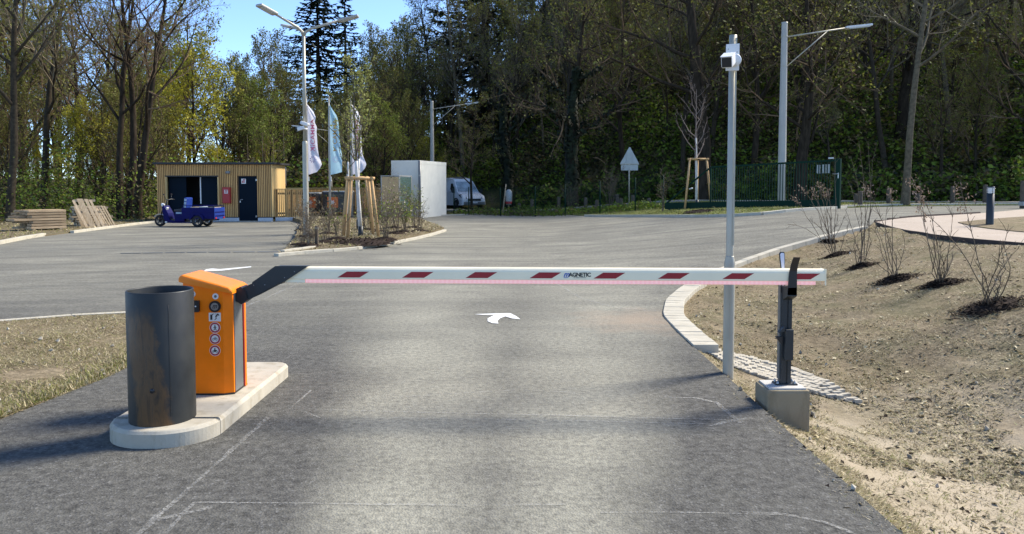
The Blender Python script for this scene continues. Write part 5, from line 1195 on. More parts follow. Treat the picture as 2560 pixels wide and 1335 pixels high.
# ---- lamp masts with bracket arms
def mast(px, Y, label, flip=False, ztop=8.35, sc=1.0):
    zb = gate_z(Z(px, Y, 0).x, Y) if Y < 40 else 0.0; x = Z(px, Y, 3).x; t = thing('lamp_mast', label, 'lamp post', (x, Y, zb), RAD(180) if flip else 0); t.scale = (sc, sc, sc)
    part(t, 'shaft', MB().tube([(0, 0, -.3), (0, 0, 3.5), (0, 0, ztop - zb)], [.175, .155, .118], 10, smooth=False), 'galv_grey')
    part(t, 'cap', MB().lathe([(.125, 0), (.125, .06), (0, .08)], (0, 0, ztop - zb - .04), 12), 'galv_grey')
    for z in (7.80, 6.58): part(t, 'collar', MB().lathe([(.132, -.04), (.14, 0), (.132, .04)], (0, 0, z - zb), 12), 'galv')
    part(t, 'arm', MB().tube([(.1, 0, 7.78 - zb), (2.55, 0, 8.14 - zb)], .03, 8), 'galv'); part(t, 'strut', MB().tube([(.1, 0, 6.56 - zb), (1.78, 0, 8.02 - zb)], .022, 8), 'galv')
    rt = Matrix.Rotation(RAD(-6), 3, 'Y'); h = part(t, 'lamp_head', MB().box((3.05, 0, 8.21 - zb), (1.08, .22, .09), rt, bev=.03), 'lamp_white'); sub(h, 'lens', MB().box((3.05, 0, 8.15 - zb), (.85, .17, .03), rt), 'lamp_lens')
mast(1955.5, 31.6, 'tall pale octagonal lamp mast with bracket arm behind the green gate')
mast(1080.5, 50.0, 'lamp mast with bracket arm above the white service box', sc=.86)
mast(826, 46.0, 'lamp mast whose arm shows behind the light blue flag', True, sc=.64)

# ---- back of a warning sign
Yg = 39.4; bs_ = Z(1573, Yg, .4); zb_ = gate_z(bs_.x, Yg); t = thing('traffic_sign', 'triangular traffic sign and plate seen from behind on a grey post', 'traffic sign', (bs_.x, Yg, zb_)); zz = lambda py: P(1573, py, Yg).z - zb_
part(t, 'post', MB().tube([(0, .05, -.2), (-.02, .05, zz(372))], .036, 10), 'galv'); hw = 23.5 / (FPX / Yg)
part(t, 'triangle_plate', MB().prism([(-hw, zz(410)), (hw, zz(410)), (hw * .96, zz(407)), (.03, zz(368)), (-.03, zz(368)), (-hw * .96, zz(407))], .0, .012, 'y'), 'sign_back')
part(t, 'lower_plate', MB().prism([(-hw * .9, zz(426)), (hw * .9, zz(426)), (hw * .9, zz(412)), (-hw * .9, zz(412))], .0, .012, 'y'), 'sign_back')
part(t, 'clamp_rail', MB().box((0, -.02, zz(410)), (hw * 2, .03, .06)), 'galv'); part(t, 'stiffener', MB().box((0, -.02, zz(395)), (.30, .025, .62)), 'sign_back')
# ---- litter bin and leaning stake
pb_ = Z(1272, 44.5, .3); t = thing('litter_bin', 'grey round-topped litter bin with a red band beyond the fence', 'bin', (pb_.x, 44.5, gate_z(pb_.x, 44.5)))
k = 1 / (FPX / 44.5); h0 = P(1272, 512, 44.5).z - t.location.z
part(t, 'shell', MB().lathe([(.0, h0), (.15, h0), (.19, h0 + .2), (.205, h0 + .6), (.18, h0 + .78), (.10, h0 + .88), (0, h0 + .91)], n=18), 'sign_back'); part(t, 'red_band', MB().lathe([(.175, h0 + .06), (.195, h0 + .2), (.2, h0 + .2), (.18, h0 + .06)], n=18), 'red_box'); part(t, 'post', MB().tube([(0, .1, -.1), (0, .1, h0 + .5)], .03, 8), 'galv')
pb_ = Z(1258, 43.2, .3); t = thing('wooden_stake', 'pale leaning stake next to the round-topped bin', 'stake', (pb_.x, 43.2, gate_z(pb_.x, 43.2))); part(t, 'shaft', MB().tube([(-.05, 0, -.1), (.16, 0, 1.75)], [.04, .03], 6), 'plank_grey'); part(t, 'tie', MB().tube([(.08, -.05, 1.0), (.16, -.03, 1.02)], .02, 5), 'black')
# ---- wooden bollards along the lane
for i, (px, y0, y1, Yw) in enumerate([(1298, 508, 526, 46.5), (1330, 498, 522, 45), (1397, 492, 521, 44), (1464, 494, 521, 43), (1492, 500, 525, 41.5), (1552, 496, 525, 41), (1543, 486, 520, 43), (1582, 488, 518, 42), (1622, 495, 519, 41), (2140, 484, 512, 36.5), (2150, 478, 520, 31), (2221, 470, 511, 36), (2294, 484, 511, 36), (2381, 466, 509, 36), (2462, 462, 508, 36), (1900, 500, 520, 37)]):
    tp, bt = P(px, y0, Yw), P(px, y1, Yw); bz_ = min(gate_z(bt.x, Yw), bt.z); h = tp.z - bz_
    lb, gp = ('short weathered wooden post beyond the wire fence', 'wooden posts beyond the wire fence') if px < 1640 else (('short wooden post behind the bars of the green gate', None) if px == 1900 else ('short weathered wooden post at the wood edge across the road from the gravel path', 'wooden posts across the road'))
    o = thing('wooden_bollard', lb, 'bollard', (bt.x, Yw, bz_), group=gp)
    part(o, 'shaft', MB().lathe([(.10, -.1), (.10, h - .03), (.085, h), (0, h + .01)], n=10), 'wood_post')
o = thing('wooden_bollard', 'thick dark wooden post with a box at its foot beyond the bollard light', 'bollard', G(2561, 521)); part(o, 'shaft', MB().lathe([(.16, -.1), (.16, 1.0), (.14, 1.05), (0, 1.06)], n=12), 'wood_post'); part(o, 'foot_box', MB().box((0, -.1, .18), (.42, .3, .16), bev=.02), 'sign_back')
# ---- bollard light
bp = G(2474, 563, path_z); t = thing('bollard_light', 'dark grey bollard light with a louvred head beside the gravel path', 'bollard light', (bp.x, bp.y, bp.z)); k = bp.y / FPX; h = 97 * k; r = 8.6 * k
part(t, 'shaft', MB().lathe([(r, -.05), (r, h * .82), (0, h * .82)], n=20), 'anthracite')
ld = part(t, 'light_head', MB().lathe([(r * .86, h * .82), (r * .86, h * .97)], n=20), 'lamp_lens'); part(t, 'cap', MB().lathe([(r, h * .965), (r, h), (0, h)], n=20), 'anthracite')
for k2 in range(4): z = h * (.84 + .036 * k2); sub(ld, 'louvre', MB().lathe([(r * .86, z), (r, z + .004), (r, z + .016), (r * .86, z + .02)], n=20), 'lamp_white')
for a in (0, 90, 180, 270): sub(ld, 'rib', MB().box((r * .9 * math.cos(RAD(a - 90)), r * .9 * math.sin(RAD(a - 90)), h * .895), (r * .18, r * .18, h * .15)), 'anthracite')
# ---- marker posts on the planting island
mp = G(792, 621); t = thing('marker_post', 'short grey round post at the tip of the planting island', 'post', mp); part(t, 'shaft', MB().lathe([(.05, -.05), (.05, .58), (.045, .6), (0, .6)], n=12), 'wood_post'); part(t, 'top_ring', MB().lathe([(.053, .52), (.056, .54), (.053, .56)], n=12), 'galv')
mp = G(772, 622); t = thing('marker_stake', 'low stake with two cross slats among the island shrubs', 'stake', mp); part(t, 'shaft', MB().tube([(0, 0, -.05), (0, 0, .50)], .02, 6), 'plank_grey')
for z in (.42, .50): part(t, 'slat', MB().box((.03, 0, z), (.16, .03, .03)), 'panel_wood')
# ================================================================ VEGETATION
def skeleton(rng, H, r0, lean=(0, 0), first=0.3, n1=12, ang=(35, 65), len1=0.42, kids=(7, 6, 4), ratio=(0.5, 0.45, 0.5), wander=0.12, trop=(0.05, 0.10, 0.08, 0.05), levels=4, trunk_wander=.05, tip=0.25, tops=None, droop=0.0):
    """branches as (points, radii, level)"""
    out = []
    def branch(p, d, L, r, lvl):
        n = (9, 6, 4, 3, 2)[lvl]; pts = [p.copy()]; rad = [r]; d = d.normalized(); step = L / n
        w = trunk_wander if lvl == 0 else wander * (1 + .25 * lvl)
        for i in range(n):
            d = (d + Vector((rng.gauss(0, w), rng.gauss(0, w), rng.gauss(0, w * .7) + trop[min(lvl, 3)] - (droop if lvl == 1 else 0)))).normalized()
            p = p + d * step; pts.append(p.copy()); t = (i + 1) / n; rad.append(max(.0035, r * (1 - t * (1 - (tip if lvl else .18)))))
        out.append((pts, rad, lvl))
        if lvl >= levels: return
        k = n1 if lvl == 0 else kids[lvl - 1]; st = first if lvl == 0 else .22; az = rng.uniform(0, 6.28)
        for j in range(k):
            t = st + (1 - st) * (j + rng.random() * .8) / k; t = min(t, .99); f = t * n; i = min(int(f), n - 1); q = pts[i].lerp(pts[i + 1], f - i); dd = (pts[i + 1] - pts[i]).normalized(); rr = rad[i] + (rad[i + 1] - rad[i]) * (f - i)
            az += 2.4 + rng.uniform(-.5, .5); a = RAD(rng.uniform(*ang)) * (1.0 if lvl == 0 else .85); o = dd.orthogonal().normalized(); b = dd.cross(o); side = o * math.cos(az) + b * math.sin(az); nd_ = dd * math.cos(a) + side * math.sin(a)
            if lvl == 0: ln = H * len1 * (1 - .55 * (t - st) / (1 - st)) * rng.uniform(.75, 1.15)
            else: ln = L * ratio[lvl - 1] * (1 - .4 * t) * rng.uniform(.7, 1.2)
            branch(q, nd_, ln, min(rr * .62, max(.004, ln * .018)), lvl + 1)
    branch(Vector((0, 0, -.3)), Vector((lean[0], lean[1], 1)), H, r0, 0)
    return out
SIDES = (10, 6, 4, 3, 3)
def leaves(mb, pts, rng, n, size, spread, m=0):
    for _ in range(n):
        p = pts[rng.randrange(len(pts))]; c = p + Vector((rng.gauss(0, spread), rng.gauss(0, spread), rng.gauss(0, spread))); s = size * rng.uniform(.5, 1.3)
        a = Vector((rng.gauss(0, 1), rng.gauss(0, 1), rng.gauss(0, 1))).normalized() * s; b = a.orthogonal().normalized() * s * .55; b.rotate(Matrix.Rotation(rng.uniform(0, 6.28), 3, a.normalized()))
        mb.add([c - a, c - b, c + a, c + b], [(0, 1, 2, 3)], m)
def tree_meshes(name, sk, bark, twig, rng, leaf=None, nleaf=0, lsize=.1, lspread=.15, thick=1.0, split=1, leaf_lvl=3, flare=1.25):
    tr, cr = MB(), MB()
    for pts, rad, lvl in sk:
        if lvl == 0:
            rad = list(rad); rad[0] *= flare; tr.tube(pts, rad, SIDES[0], 0, False)
        elif lvl <= split: tr.tube(pts, rad, SIDES[lvl], 0, False)
        else: cr.tube(pts, [r * thick for r in rad], SIDES[lvl], 0, False, lvl < 3)
    if leaf:
        tips = [p for pts, rad, lvl in sk if lvl >= leaf_lvl for p in pts[1:]]; leaves(cr, tips, rng, nleaf, lsize, lspread, 1)
    return tr.mesh('trunk', bark), cr.mesh('crown', [twig] + ([leaf] if leaf else []))
PROTO = {}
def proto(key, *a, **k): PROTO[key] = tree_meshes(*a, **k)
r1 = random.Random(101)
proto('bare', 'bare', skeleton(r1, 13, .19, first=.28, n1=13, kids=(9, 7, 4)), 'bark', 'twig', r1, 'bud', 2600, .085, .10, 1.25)
r1 = random.Random(102)
proto('bare2', 'bare2', skeleton(r1, 15, .18, first=.35, n1=15, ang=(25, 50), len1=.36, kids=(9, 7, 4), trop=(.05, .16, .12, .08)), 'bark_grey', 'twig_grey', r1, 'bud', 2200, .085, .10, 1.25)
r1 = random.Random(103)
proto('fuzzy', 'fuzzy', skeleton(r1, 12, .20, first=.12, n1=17, ang=(22, 45), len1=.5, kids=(9, 7, 4), trop=(.05, .18, .15, .1)), 'bark_grey', 'twig', r1, 'bud', 5200, .085, .12, 1.2)
r1 = random.Random(104)
proto('leafing', 'leafing', skeleton(r1, 11, .20, first=.25, n1=13, kids=(9, 7, 4)), 'bark', 'twig', r1, 'green_leaf', 5200, .085, .16, 1.1)
r1 = random.Random(105)
proto('yellow', 'yellow', skeleton(r1, 9, .17, first=.3, n1=13, ang=(35, 70), len1=.5, kids=(9, 7, 4)), 'bark', 'twig', r1, 'yellow_leaf', 6500, .085, .15, 1.0)
r1 = random.Random(106)
proto('slim', 'slim', skeleton(r1, 15, .17, first=.38, n1=13, ang=(40, 75), len1=.25, kids=(6, 5, 3), trop=(.05, .06, .06, .04), trunk_wander=.02), 'bark_slim', 'twig_grey', r1, 'bud', 900, .07, .08)
r1 = random.Random(107)
sk = skeleton(r1, 14, .42, first=.24, n1=13, ang=(35, 75), len1=.46, kids=(9, 7, 4), wander=.16, trop=(.05, .05, .07, .05), trunk_wander=.05)
proto('oak', 'oak', sk, 'bark', 'twig', r1, 'bud', 2400, .085, .12, 1.25)
def ivy_over(sk, rng, n, rad_, zmax, size):
    mb = MB(); tk = sk[0]; L = len(tk[0]) - 1
    limbs = [s for s in sk if s[2] <= 1]
    for _ in range(n):
        s = tk if rng.random() < .72 else rng.choice(limbs); pts = s[0]; f = rng.random() * (len(pts) - 1) * (.95 if s is tk else .55); i = int(f); p = pts[i].lerp(pts[i + 1], f - i)
        if p.z > zmax: continue
        a = rng.uniform(0, 6.28); rr = (rad_ * (1 - .45 * p.z / zmax) if s is tk else .2) * (.75 + .9 * mnoise.noise(Vector((math.cos(a) * .8, math.sin(a) * .8, p.z * .55))) + .35 * rng.random()); c = p + Vector((math.cos(a) * rr, math.sin(a) * rr, rng.gauss(0, .1)))
        q = size * rng.uniform(.6, 1.3); u = Vector((-math.sin(a), math.cos(a), rng.gauss(0, .4))).normalized() * q; v = Vector((math.cos(a) * .5, math.sin(a) * .5, -1)).normalized() * q
        mb.add([c - u, c - v * .6, c + u, c + v], [(0, 1, 2, 3)])
    return mb.mesh('ivy', 'ivy')
IVY_OAK = ivy_over(sk, r1, 5200, .52, 9.5, .13)
# conifer
def conifer(seed, H, R0, n_br, base=.08, irr=.4):
    rng = random.Random(seed); tr, cr = MB(), MB(); tr.tube([(0, 0, -.3), (0, 0, H * .5), (0, 0, H)], [.28, .17, .03], 8, 0, False)
    for k in range(n_br):
        t = (k + rng.random()) / n_br; z = H * (base + (.99 - base) * t); a = k * 2.4 + rng.uniform(-.5, .5)
        l = (R0 * (1 - t) ** .75 + .25) * (1 + irr * (mnoise.noise(Vector((math.cos(a), math.sin(a), t * 5 + seed))) + rng.uniform(-.35, .25))); dr = rng.uniform(.05, .4)
        if l < .2: continue
        pts = [Vector((math.cos(a) * l * s, math.sin(a) * l * s, z - dr * l * s * (1.2 - .7 * s) + .12 * l * s * s)) for s in (0, .35, .7, 1)]
        cr.tube(pts, [.035, .025, .016, .006], 3, 0, False)
        for s in range(int(34 * l / R0 + 10)):
            f = rng.uniform(.12, 1) * 3; i = min(2, int(f)); p = pts[i].lerp(pts[i + 1], f - i); q = rng.uniform(.14, .34); d = Vector((math.cos(a + rng.gauss(0, .8)), math.sin(a + rng.gauss(0, .8)), rng.uniform(-.75, .2))).normalized() * q * 1.4; w = Vector((-d.y, d.x, rng.uniform(-.1, .1))).normalized() * q * .32
            cr.add([p - w, p + d * .6 - w * .8, p + d, p + d * .6 + w * .8, p + w], [(0, 1, 2, 3, 4)], 1)
    return tr.mesh('trunk', 'bark'), cr.mesh('crown', ['bark', 'needle'])
PROTO['spruce'] = conifer(7, 17, 4.6, 330); PROTO['thin_spruce'] = conifer(8, 16, 3.4, 130, .12, .7); PROTO['pine'] = conifer(9, 9, 3.0, 110, .2, .8)

def tree(name, key, label, x, y, z, s=1.0, rz=0.0, group=None, sxy=1.0, lean=(0, 0), extra=None):
    t = thing(name, label, 'tree', (x, y, z), rz, group); t.scale = (s * sxy, s * sxy, s); t.rotation_euler = (lean[0], lean[1], rz)
    a, b = PROTO[key]; link('trunk', a, t); link('crown', b, t)
    if extra: link('ivy', extra, t)
    return t
def gz0(x, y): return ground_z(x, y) if (y > 52 or x < -12) else max(ground_z(x, y), gate_z(x, y) - .08)
def at_px(px, Y): return (px - 1280) / FPX * Y
LOOK = {'bare': 'spreading brown bare tree', 'bare2': 'tall upright grey bare tree', 'fuzzy': 'bushy many-twigged tree', 'oak': 'thick-limbed gnarled tree', 'slim': 'slim straight-stemmed tree', 'leafing': 'tree in fresh green leaf', 'yellow': 'tree in yellow leaf'}
def zone(x, y):
    px = 1280 + FPX * x / y
    for lim, w in ((120, 'in the wood behind the pointed timber stack'), (330, 'in the wood behind the leaning panels'), (575, 'in the wood behind the shed'), (760, 'on the hillside left of the tall lamp post'), (930, 'on the hillside behind the flags'), (1160, 'on the hillside behind the white service box'), (1340, 'on the dark slope behind the delivery van'), (1650, 'on the dark slope behind the triangular sign'), (1890, 'on the dark slope behind the staked sapling'), (2130, 'on the dark slope behind the green gate'), (2330, 'on the dark slope behind the slim roadside tree'), (9999, 'on the dark slope beyond the bollard light')):
        if px < lim: return w
def forest(name, key, x, y, z, s, rz, **k):
    lb = ('young ' if s < .63 else '') + LOOK[key] + ' ' + zone(x, y); return tree(name, key, lb, x, y, z, s, rz, lb.replace('tree', 'trees', 1), **k)
# the named trees of the picture
def multi_stem(seed, stems):
    rng = random.Random(seed); sk = []
    for (ox, oy, H, r, lean) in stems:
        for pts, rad, lvl in skeleton(rng, H, r, lean=lean, first=.36, n1=10, ang=(30, 62), len1=.42, kids=(9, 7, 4), trop=(.05, .12, .08, .06), trunk_wander=.045): sk.append(([p + Vector((ox, oy, 0)) for p in pts], rad, lvl))
    return tree_meshes('m', sk, 'bark', 'twig', rng, 'bud', 1500, .06, .09, 1.1)
PROTO['big_multi'] = multi_stem(31, [(-.28, 0, 12.5, .19, (-.05, 0)), (.05, .25, 13.5, .21, (.02, .03)), (.42, -.1, 13, .21, (.10, -.02))])
tree('multi_stem_tree', 'big_multi', 'large bare tree with three dark stems behind the leaning wooden panels', at_px(318, 37.5), 37.5, 0, 1.0, .3)
tree('yellow_tree', 'yellow', 'tree in fresh yellow leaf left of the shed roof', at_px(490, 47), 47, 0, 1.0, 1.1, sxy=.95)
tree('yellow_tree', 'yellow', 'small tree with fresh yellow leaves behind the multi-stem trunks', at_px(400, 52), 52, 0, .92, 3.9, sxy=.9)
tree('leafing_tree', 'leafing', 'tall tree in pale green leaf beside the open sky', at_px(470, 60), 60, 0, 1.38, 2.0, sxy=.85)
tree('spruce_tree', 'spruce', 'dark dense spruce behind the tall lamp post', at_px(800, 86), 86, ground_z(at_px(800, 86), 86), 1.36, .4, sxy=1.25)
tree('spruce_tree', 'thin_spruce', 'thin open spruce right of the dense dark spruce', at_px(868, 90), 90, ground_z(at_px(868, 90), 90), 1.42, 1.4)
tree('spruce_tree', 'spruce', 'very tall dark conifer above the white service box', at_px(1215, 76), 76, ground_z(at_px(1215, 76), 76), 1.6, 2.2, sxy=1.25)
tree('pine_tree', 'pine', 'dark pine top showing left of the tall lamp post', at_px(612, 88), 88, 6.5, .95, .9)
tree('ivy_tree', 'oak', 'broad bare tree with ivy-dark trunk left of the triangular sign', at_px(1432, 48.5), 48.5, gz0(at_px(1432, 48.5), 48.5), .95, .5, extra=IVY_OAK)
tree('ivy_tree', 'bare2', 'tall tree thickly clad in ivy behind the delivery van', at_px(1272, 58), 58, gz0(at_px(1272, 58), 58), 1.0, 1.5, extra=IVY_OAK)
tree('oak_tree', 'oak', 'huge dark-trunked tree with limbs reaching left behind the staked sapling', at_px(1758, 46), 46, gz0(at_px(1758, 46), 46), 1.25, 2.6)
tree('oak_tree', 'oak', 'dark leaning tree behind the green gate and pale mast', at_px(1995, 43), 43, gz0(at_px(1995, 43), 43), .9, 4.1, lean=(0, -.06))
tree('slim_tree', 'slim', 'slim straight pale-barked tree standing at the road edge', at_px(2262, 32.5), 32.5, gate_z(at_px(2262, 32.5), 32.5), 1.0, .9)
tree('bare_tree', 'bare', 'bare tree rising over the van and wire fence', at_px(1180, 47), 47, gz0(at_px(1180, 47), 47), .5, .2)
for i, (px, Y, key, s) in enumerate([(22, 34, 'bare2', 1.05), (112, 40, 'bare2', 1.1), (190, 45, 'bare', 1.0), (60, 50, 'fuzzy', 1.1), (-60, 42, 'bare', 1.1), (250, 52, 'bare2', 1.0), (150, 58, 'bare', 1.15), (360, 62, 'fuzzy', 1.05), (20, 66, 'bare', 1.2), (560, 56, 'fuzzy', .78), (585, 66, 'fuzzy', .95), (300, 70, 'bare2', 1.1), (200, 78, 'bare', 1.3), (430, 74, 'fuzzy', 1.15), (90, 84, 'bare2', 1.3), (-30, 60, 'bare2', 1.2)]):
    forest('woodland_tree', key, at_px(px, Y), Y, ground_z(at_px(px, Y), Y), s, i * 1.3)
for i, (px, Y, key, s) in enumerate([(650, 70, 'fuzzy', 1.15), (700, 62, 'fuzzy', .85), (728, 74, 'fuzzy', .9), (770, 60, 'bare', .72), (830, 66, 'fuzzy', .7), (905, 72, 'bare', 1.0), (960, 78, 'fuzzy', 1.15), (1010, 82, 'fuzzy', 1.2), (985, 64, 'bare', .95), (1040, 70, 'bare2', .9), (1090, 76, 'bare2', 1.1), (1060, 66, 'bare', .8), (1130, 68, 'bare2', 1.05), (940, 60, 'bare', .75), (870, 60, 'fuzzy', .68), (690, 84, 'bare2', 1.05), (1120, 88, 'bare', 1.2), (640, 58, 'leafing', .8), (1000, 92, 'bare2', 1.1), (920, 92, 'fuzzy', 1.2)]):
    x = at_px(px, Y); forest('hillside_tree', key, x, Y, ground_z(x, Y), s, i * 1.7)
rng = random.Random(55)
for i in range(44):
    px = rng.uniform(575, 1150); Y = rng.uniform(64, 104); x = at_px(px, Y); key = rng.choices(['fuzzy', 'bare', 'bare2', 'leafing'], (6, 2.5, 2, .9))[0]
    top = plin([(575, 11.5), (650, 13), (730, 10), (860, 10), (930, 14), (1000, 15.5), (1150, 18)], px) * rng.uniform(.72, 1.0) * Y / 80; s = max(.6, (top - ground_z(x, Y)) / (13.0 if key != 'bare2' else 15.5))
    forest('hillside_tree', key, x, Y, ground_z(x, Y), min(1.5, s), rng.uniform(0, 6.28))
for i in range(22):
    px = rng.uniform(-120, 470) if i < 13 else rng.uniform(-520, -90); Y = rng.uniform(50, 98); x = at_px(px, Y); key = rng.choices(['bare', 'bare2', 'fuzzy', 'leafing', 'yellow'], (4, 3, 4, 1.2, .8))[0]
    forest('woodland_tree', key, x, Y, ground_z(x, Y), rng.uniform(.85, 1.15) * Y / 68, rng.uniform(0, 6.28))
for i in range(46):                                     # young growth under the big trees
    if i < 26: px = rng.uniform(-60, 560); Y = rng.uniform(39, 60)
    else: px = rng.uniform(560, 1090); Y = rng.uniform(48, 66)
    x = at_px(px, Y); key = rng.choices(['fuzzy', 'leafing', 'yellow', 'bare'], (4, 2, 2.2, 2))[0]
    if x > -17.5 and x < -10 and Y < 42: continue
    forest('understorey_tree', key, x, Y, ground_z(x, Y), rng.uniform(.38, .62), rng.uniform(0, 6.28))
# the dark wooded slope on the right
rng = random.Random(77); spots = []
for _ in range(6000):
    x = rng.uniform(-6, 66); d = 1.5 + 46 * rng.random() ** 1.3; y = plin(HILL_EDGE, x) + d
    if abs(x) > .74 * y + 9: continue
    if any((x - a) ** 2 + (y - b) ** 2 < (2.6 + .03 * d) ** 2 for a, b in spots): continue
    if x < 2 and y < 65: continue
    if abs((x / y) - (1956 - 1280) / FPX) < .006 and y < 46: continue
    spots.append((x, y))
    if len(spots) >= 140: break
for i, (x, y) in enumerate(spots):
    key = rng.choices(['bare', 'bare2', 'fuzzy', 'oak', 'slim', 'leafing'], (5, 4, 4, 2, 3, 1.0))[0]; s = rng.uniform(.85, 1.25) * (1 if key != 'oak' else .8) * (1 if rng.random() < .72 else .5)
    forest('forest_tree', key, x, y, ground_z(x, y) - .1, s, rng.uniform(0, 6.28), lean=(rng.gauss(0, .04), rng.gauss(0, .04)))

# ---- undergrowth: uncountable leafy masses
def thicket(name, label, n, sample, hfun, height, size, mats, wts, seed, clump=.35):
    rng = random.Random(seed); V, F, MI = [], [], []; got = tries = 0
    while got < n and tries < n * 8:
        tries += 1; p = sample(rng)
        if p is None: continue
        x, y = p; c = .5 + .5 * mnoise.noise(Vector((x * clump, y * clump, seed))) + .35 * mnoise.noise(Vector((x * clump * 3, y * clump * 3, seed + 2)))
        hmax = height * max(0.06, c); z = hfun(x, y) + hmax * rng.random() ** 1.35
        s = size * rng.uniform(.5, 1.4); a = Vector((rng.gauss(0, 1), rng.gauss(0, 1), rng.gauss(0, .6))).normalized() * s; b = a.orthogonal().normalized() * s * .6; b.rotate(Matrix.Rotation(rng.uniform(0, 6.28), 3, a.normalized())); q = Vector((x, y, z)); k = len(V)
        V += [q - a, q - b, q + a, q + b]; F.append((k, k + 1, k + 2, k + 3)); g = mnoise.noise(Vector((x * .25, y * .25, 40))); MI.append(rng.choices(range(len(mats)), [w * (1 + (1.2 * g if i % 2 else -1.2 * g)) if (1 + (1.2 * g if i % 2 else -1.2 * g)) > .05 else .02 for i, w in enumerate(wts)])[0]); got += 1
    me = bpy.data.meshes.new(name); me.from_pydata([tuple(v) for v in V], [], F)
    for m in mats: me.materials.append(M[m])
    me.polygons.foreach_set('material_index', MI); me.update(); return tag(link(name, me), label, 'undergrowth', kind='stuff')
def samp_slope(rng):
    x = rng.uniform(-9, 48); d = -1.0 + 26 * rng.random() ** 1.7; y = plin(HILL_EDGE, x) + d
    return None if abs(x) > .72 * y + 3 or (x < 0.3 and y < 62) else (x, y)
thicket('slope_undergrowth', 'brambles and low green growth on the dark wooded slope', 120000, samp_slope, gz0, 2.6, .14, ['under', 'under_brown', 'ivy'], (5, 3, 1.4), 51)
def samp_leftwood(rng):
    x = rng.uniform(-46, -14.5); y = rng.uniform(36, 62) if rng.random() < .75 else rng.uniform(30, 40)
    if x > -17 and y < 44: return None
    if y < 34.5 and x > -21.5: return None
    return None if abs(x) > .72 * y + 3 else (x, y)
thicket('wood_undergrowth', 'green bushy growth under the bare trees behind the timber stacks', 42000, samp_leftwood, lambda x, y: 0.0, 5.2, .075, ['under', 'under_brown', 'green_leaf'], (4, 4, 2.2), 52, .3)
def samp_midwood(rng):
    y = rng.uniform(44.5, 92); x = (rng.uniform(500, 1160) - 1280) / FPX * y; return None if (y < 66 and x > -8.5) else (x, y)
thicket('wood_undergrowth', 'brown and green thicket behind the shed, fences and flags', 95000, samp_midwood, gz0, 5.5, .15, ['under', 'under_brown', 'ivy', 'green_leaf'], (4, 4, 2.2, .3), 53, .22)
# a dark hedge line along the fence foot
def samp_fencefoot(rng):
    t = rng.random(); p = FA.lerp(FB, t); return p.x + rng.gauss(.5, .6), p.y + abs(rng.gauss(1.6, 1.2))
thicket('fence_undergrowth', 'dark low shrubs along the wire fence foot', 5000, samp_fencefoot, gate_z, .6, .07, ['under', 'under_brown'], (4, 1), 54, .6)

# ---- staked young trees
def stake_frame(label, x, y, z, w, h, legs, rz=0):
    t = thing('stake_frame', label, 'tree stakes', (x, y, z), rz); tops = []
    for sx, sy in legs:
        tp = Vector((sx * w * .62, sy * w * .62, h)); tops.append(tp); part(t, 'leg', MB().tube([(sx * w, sy * w, -.1), tp + Vector((0, 0, .02))], .046, 9), 'stake')
    n = len(tops)
    for i in range(n):
        a, b = tops[i], tops[(i + 1) % n]; e = (b - a).normalized() * .1; part(t, 'rail', MB().tube([a - e - Vector((0, 0, .02)), b + e - Vector((0, 0, .02))], .042, 9), 'stake')
    part(t, 'tie', MB().box((0, 0, h - .04), (.05, w * 1.25, .04)), 'black'); return t
def young_tree(name, label, x, y, z, H, seed, leaf, nleaf, bark, paint_h, spread, lsz=.05, n1=11, up=.16):
    rg = random.Random(seed); sk = skeleton(rg, H, .055, first=.40, n1=n1, ang=spread, len1=.34, kids=(4, 3, 2), ratio=(.45, .45, .5), trop=(.02, up, up, .05), levels=3, trunk_wander=.02)
    t = thing(name, label, 'tree', (x, y, z)); a, b = tree_meshes(name, sk, bark, bark, rg, leaf, nleaf, lsz, .03, 1.2, 0, 1, 1.0); link('trunk', a, t); link('crown', b, t)
    tk = sk[0]; pts = [p for p in tk[0] if p.z < paint_h]; L = len(pts); ext = pts + [tk[0][L].lerp(tk[0][L - 1], .5)] if L < len(tk[0]) else pts
    ext[0] = Vector((ext[0].x, ext[0].y, .35)); part(t, 'painted_sleeve', MB().tube(ext, [.066 - .004 * i for i in range(len(ext))], 10), 'trunk_white')
    part(t, 'foot_guard', MB().tube([(0, 0, -.05), (0, 0, .36)], .075, 10), 'anthracite'); return t
q4 = [(-1, -1), (1, -1), (1, 1), (-1, 1)]; q3 = [(-1, -.4), (1, -.4), (.25, .9)]
g1 = Z(902, 22.6, 0); stake_frame('peeled wooden stake frame round the front young tree on the island', g1.x, 22.6, .12, .46, 1.78, q4, .35)
young_tree('young_tree', 'front young tree with white trunk and yellow-green buds in the stake frame', g1.x, 22.6, .1, 5.2, 61, 'budding', 900, 'bark_slim', 2.3, (24, 50), .042)
g2 = Z(893, 26.8, 0); stake_frame('peeled wooden stake frame round the rear young tree on the island', g2.x, 26.8, .15, .50, 1.82, q4, .2)
young_tree('young_tree', 'rear young tree with white trunk in the further stake frame', g2.x + .05, 26.8, .12, 5.6, 62, 'budding', 750, 'bark_slim', 2.4, (24, 48), .042)
g3 = Z(872, 31.5, 0); young_tree('young_tree', 'hindmost thin young tree with white trunk on the island', g3.x, 31.5, .15, 4.6, 63, 'budding', 420, 'bark_slim', 2.3, (22, 44), .042)
YT = 33.2; g4 = Z(1742, YT, .5); zt4 = gate_z(g4.x, YT); stake_frame('three-legged wooden stake frame round the bare sapling before the gate', g4.x, YT, zt4, .58, 2.15, q3)
young_tree('sapling', 'bare sapling with white trunk and red-brown twigs before the green gate', g4.x, YT, zt4, 5.5, 64, None, 0, 'sapling_bark', 2.9, (38, 66), n1=13, up=.20)
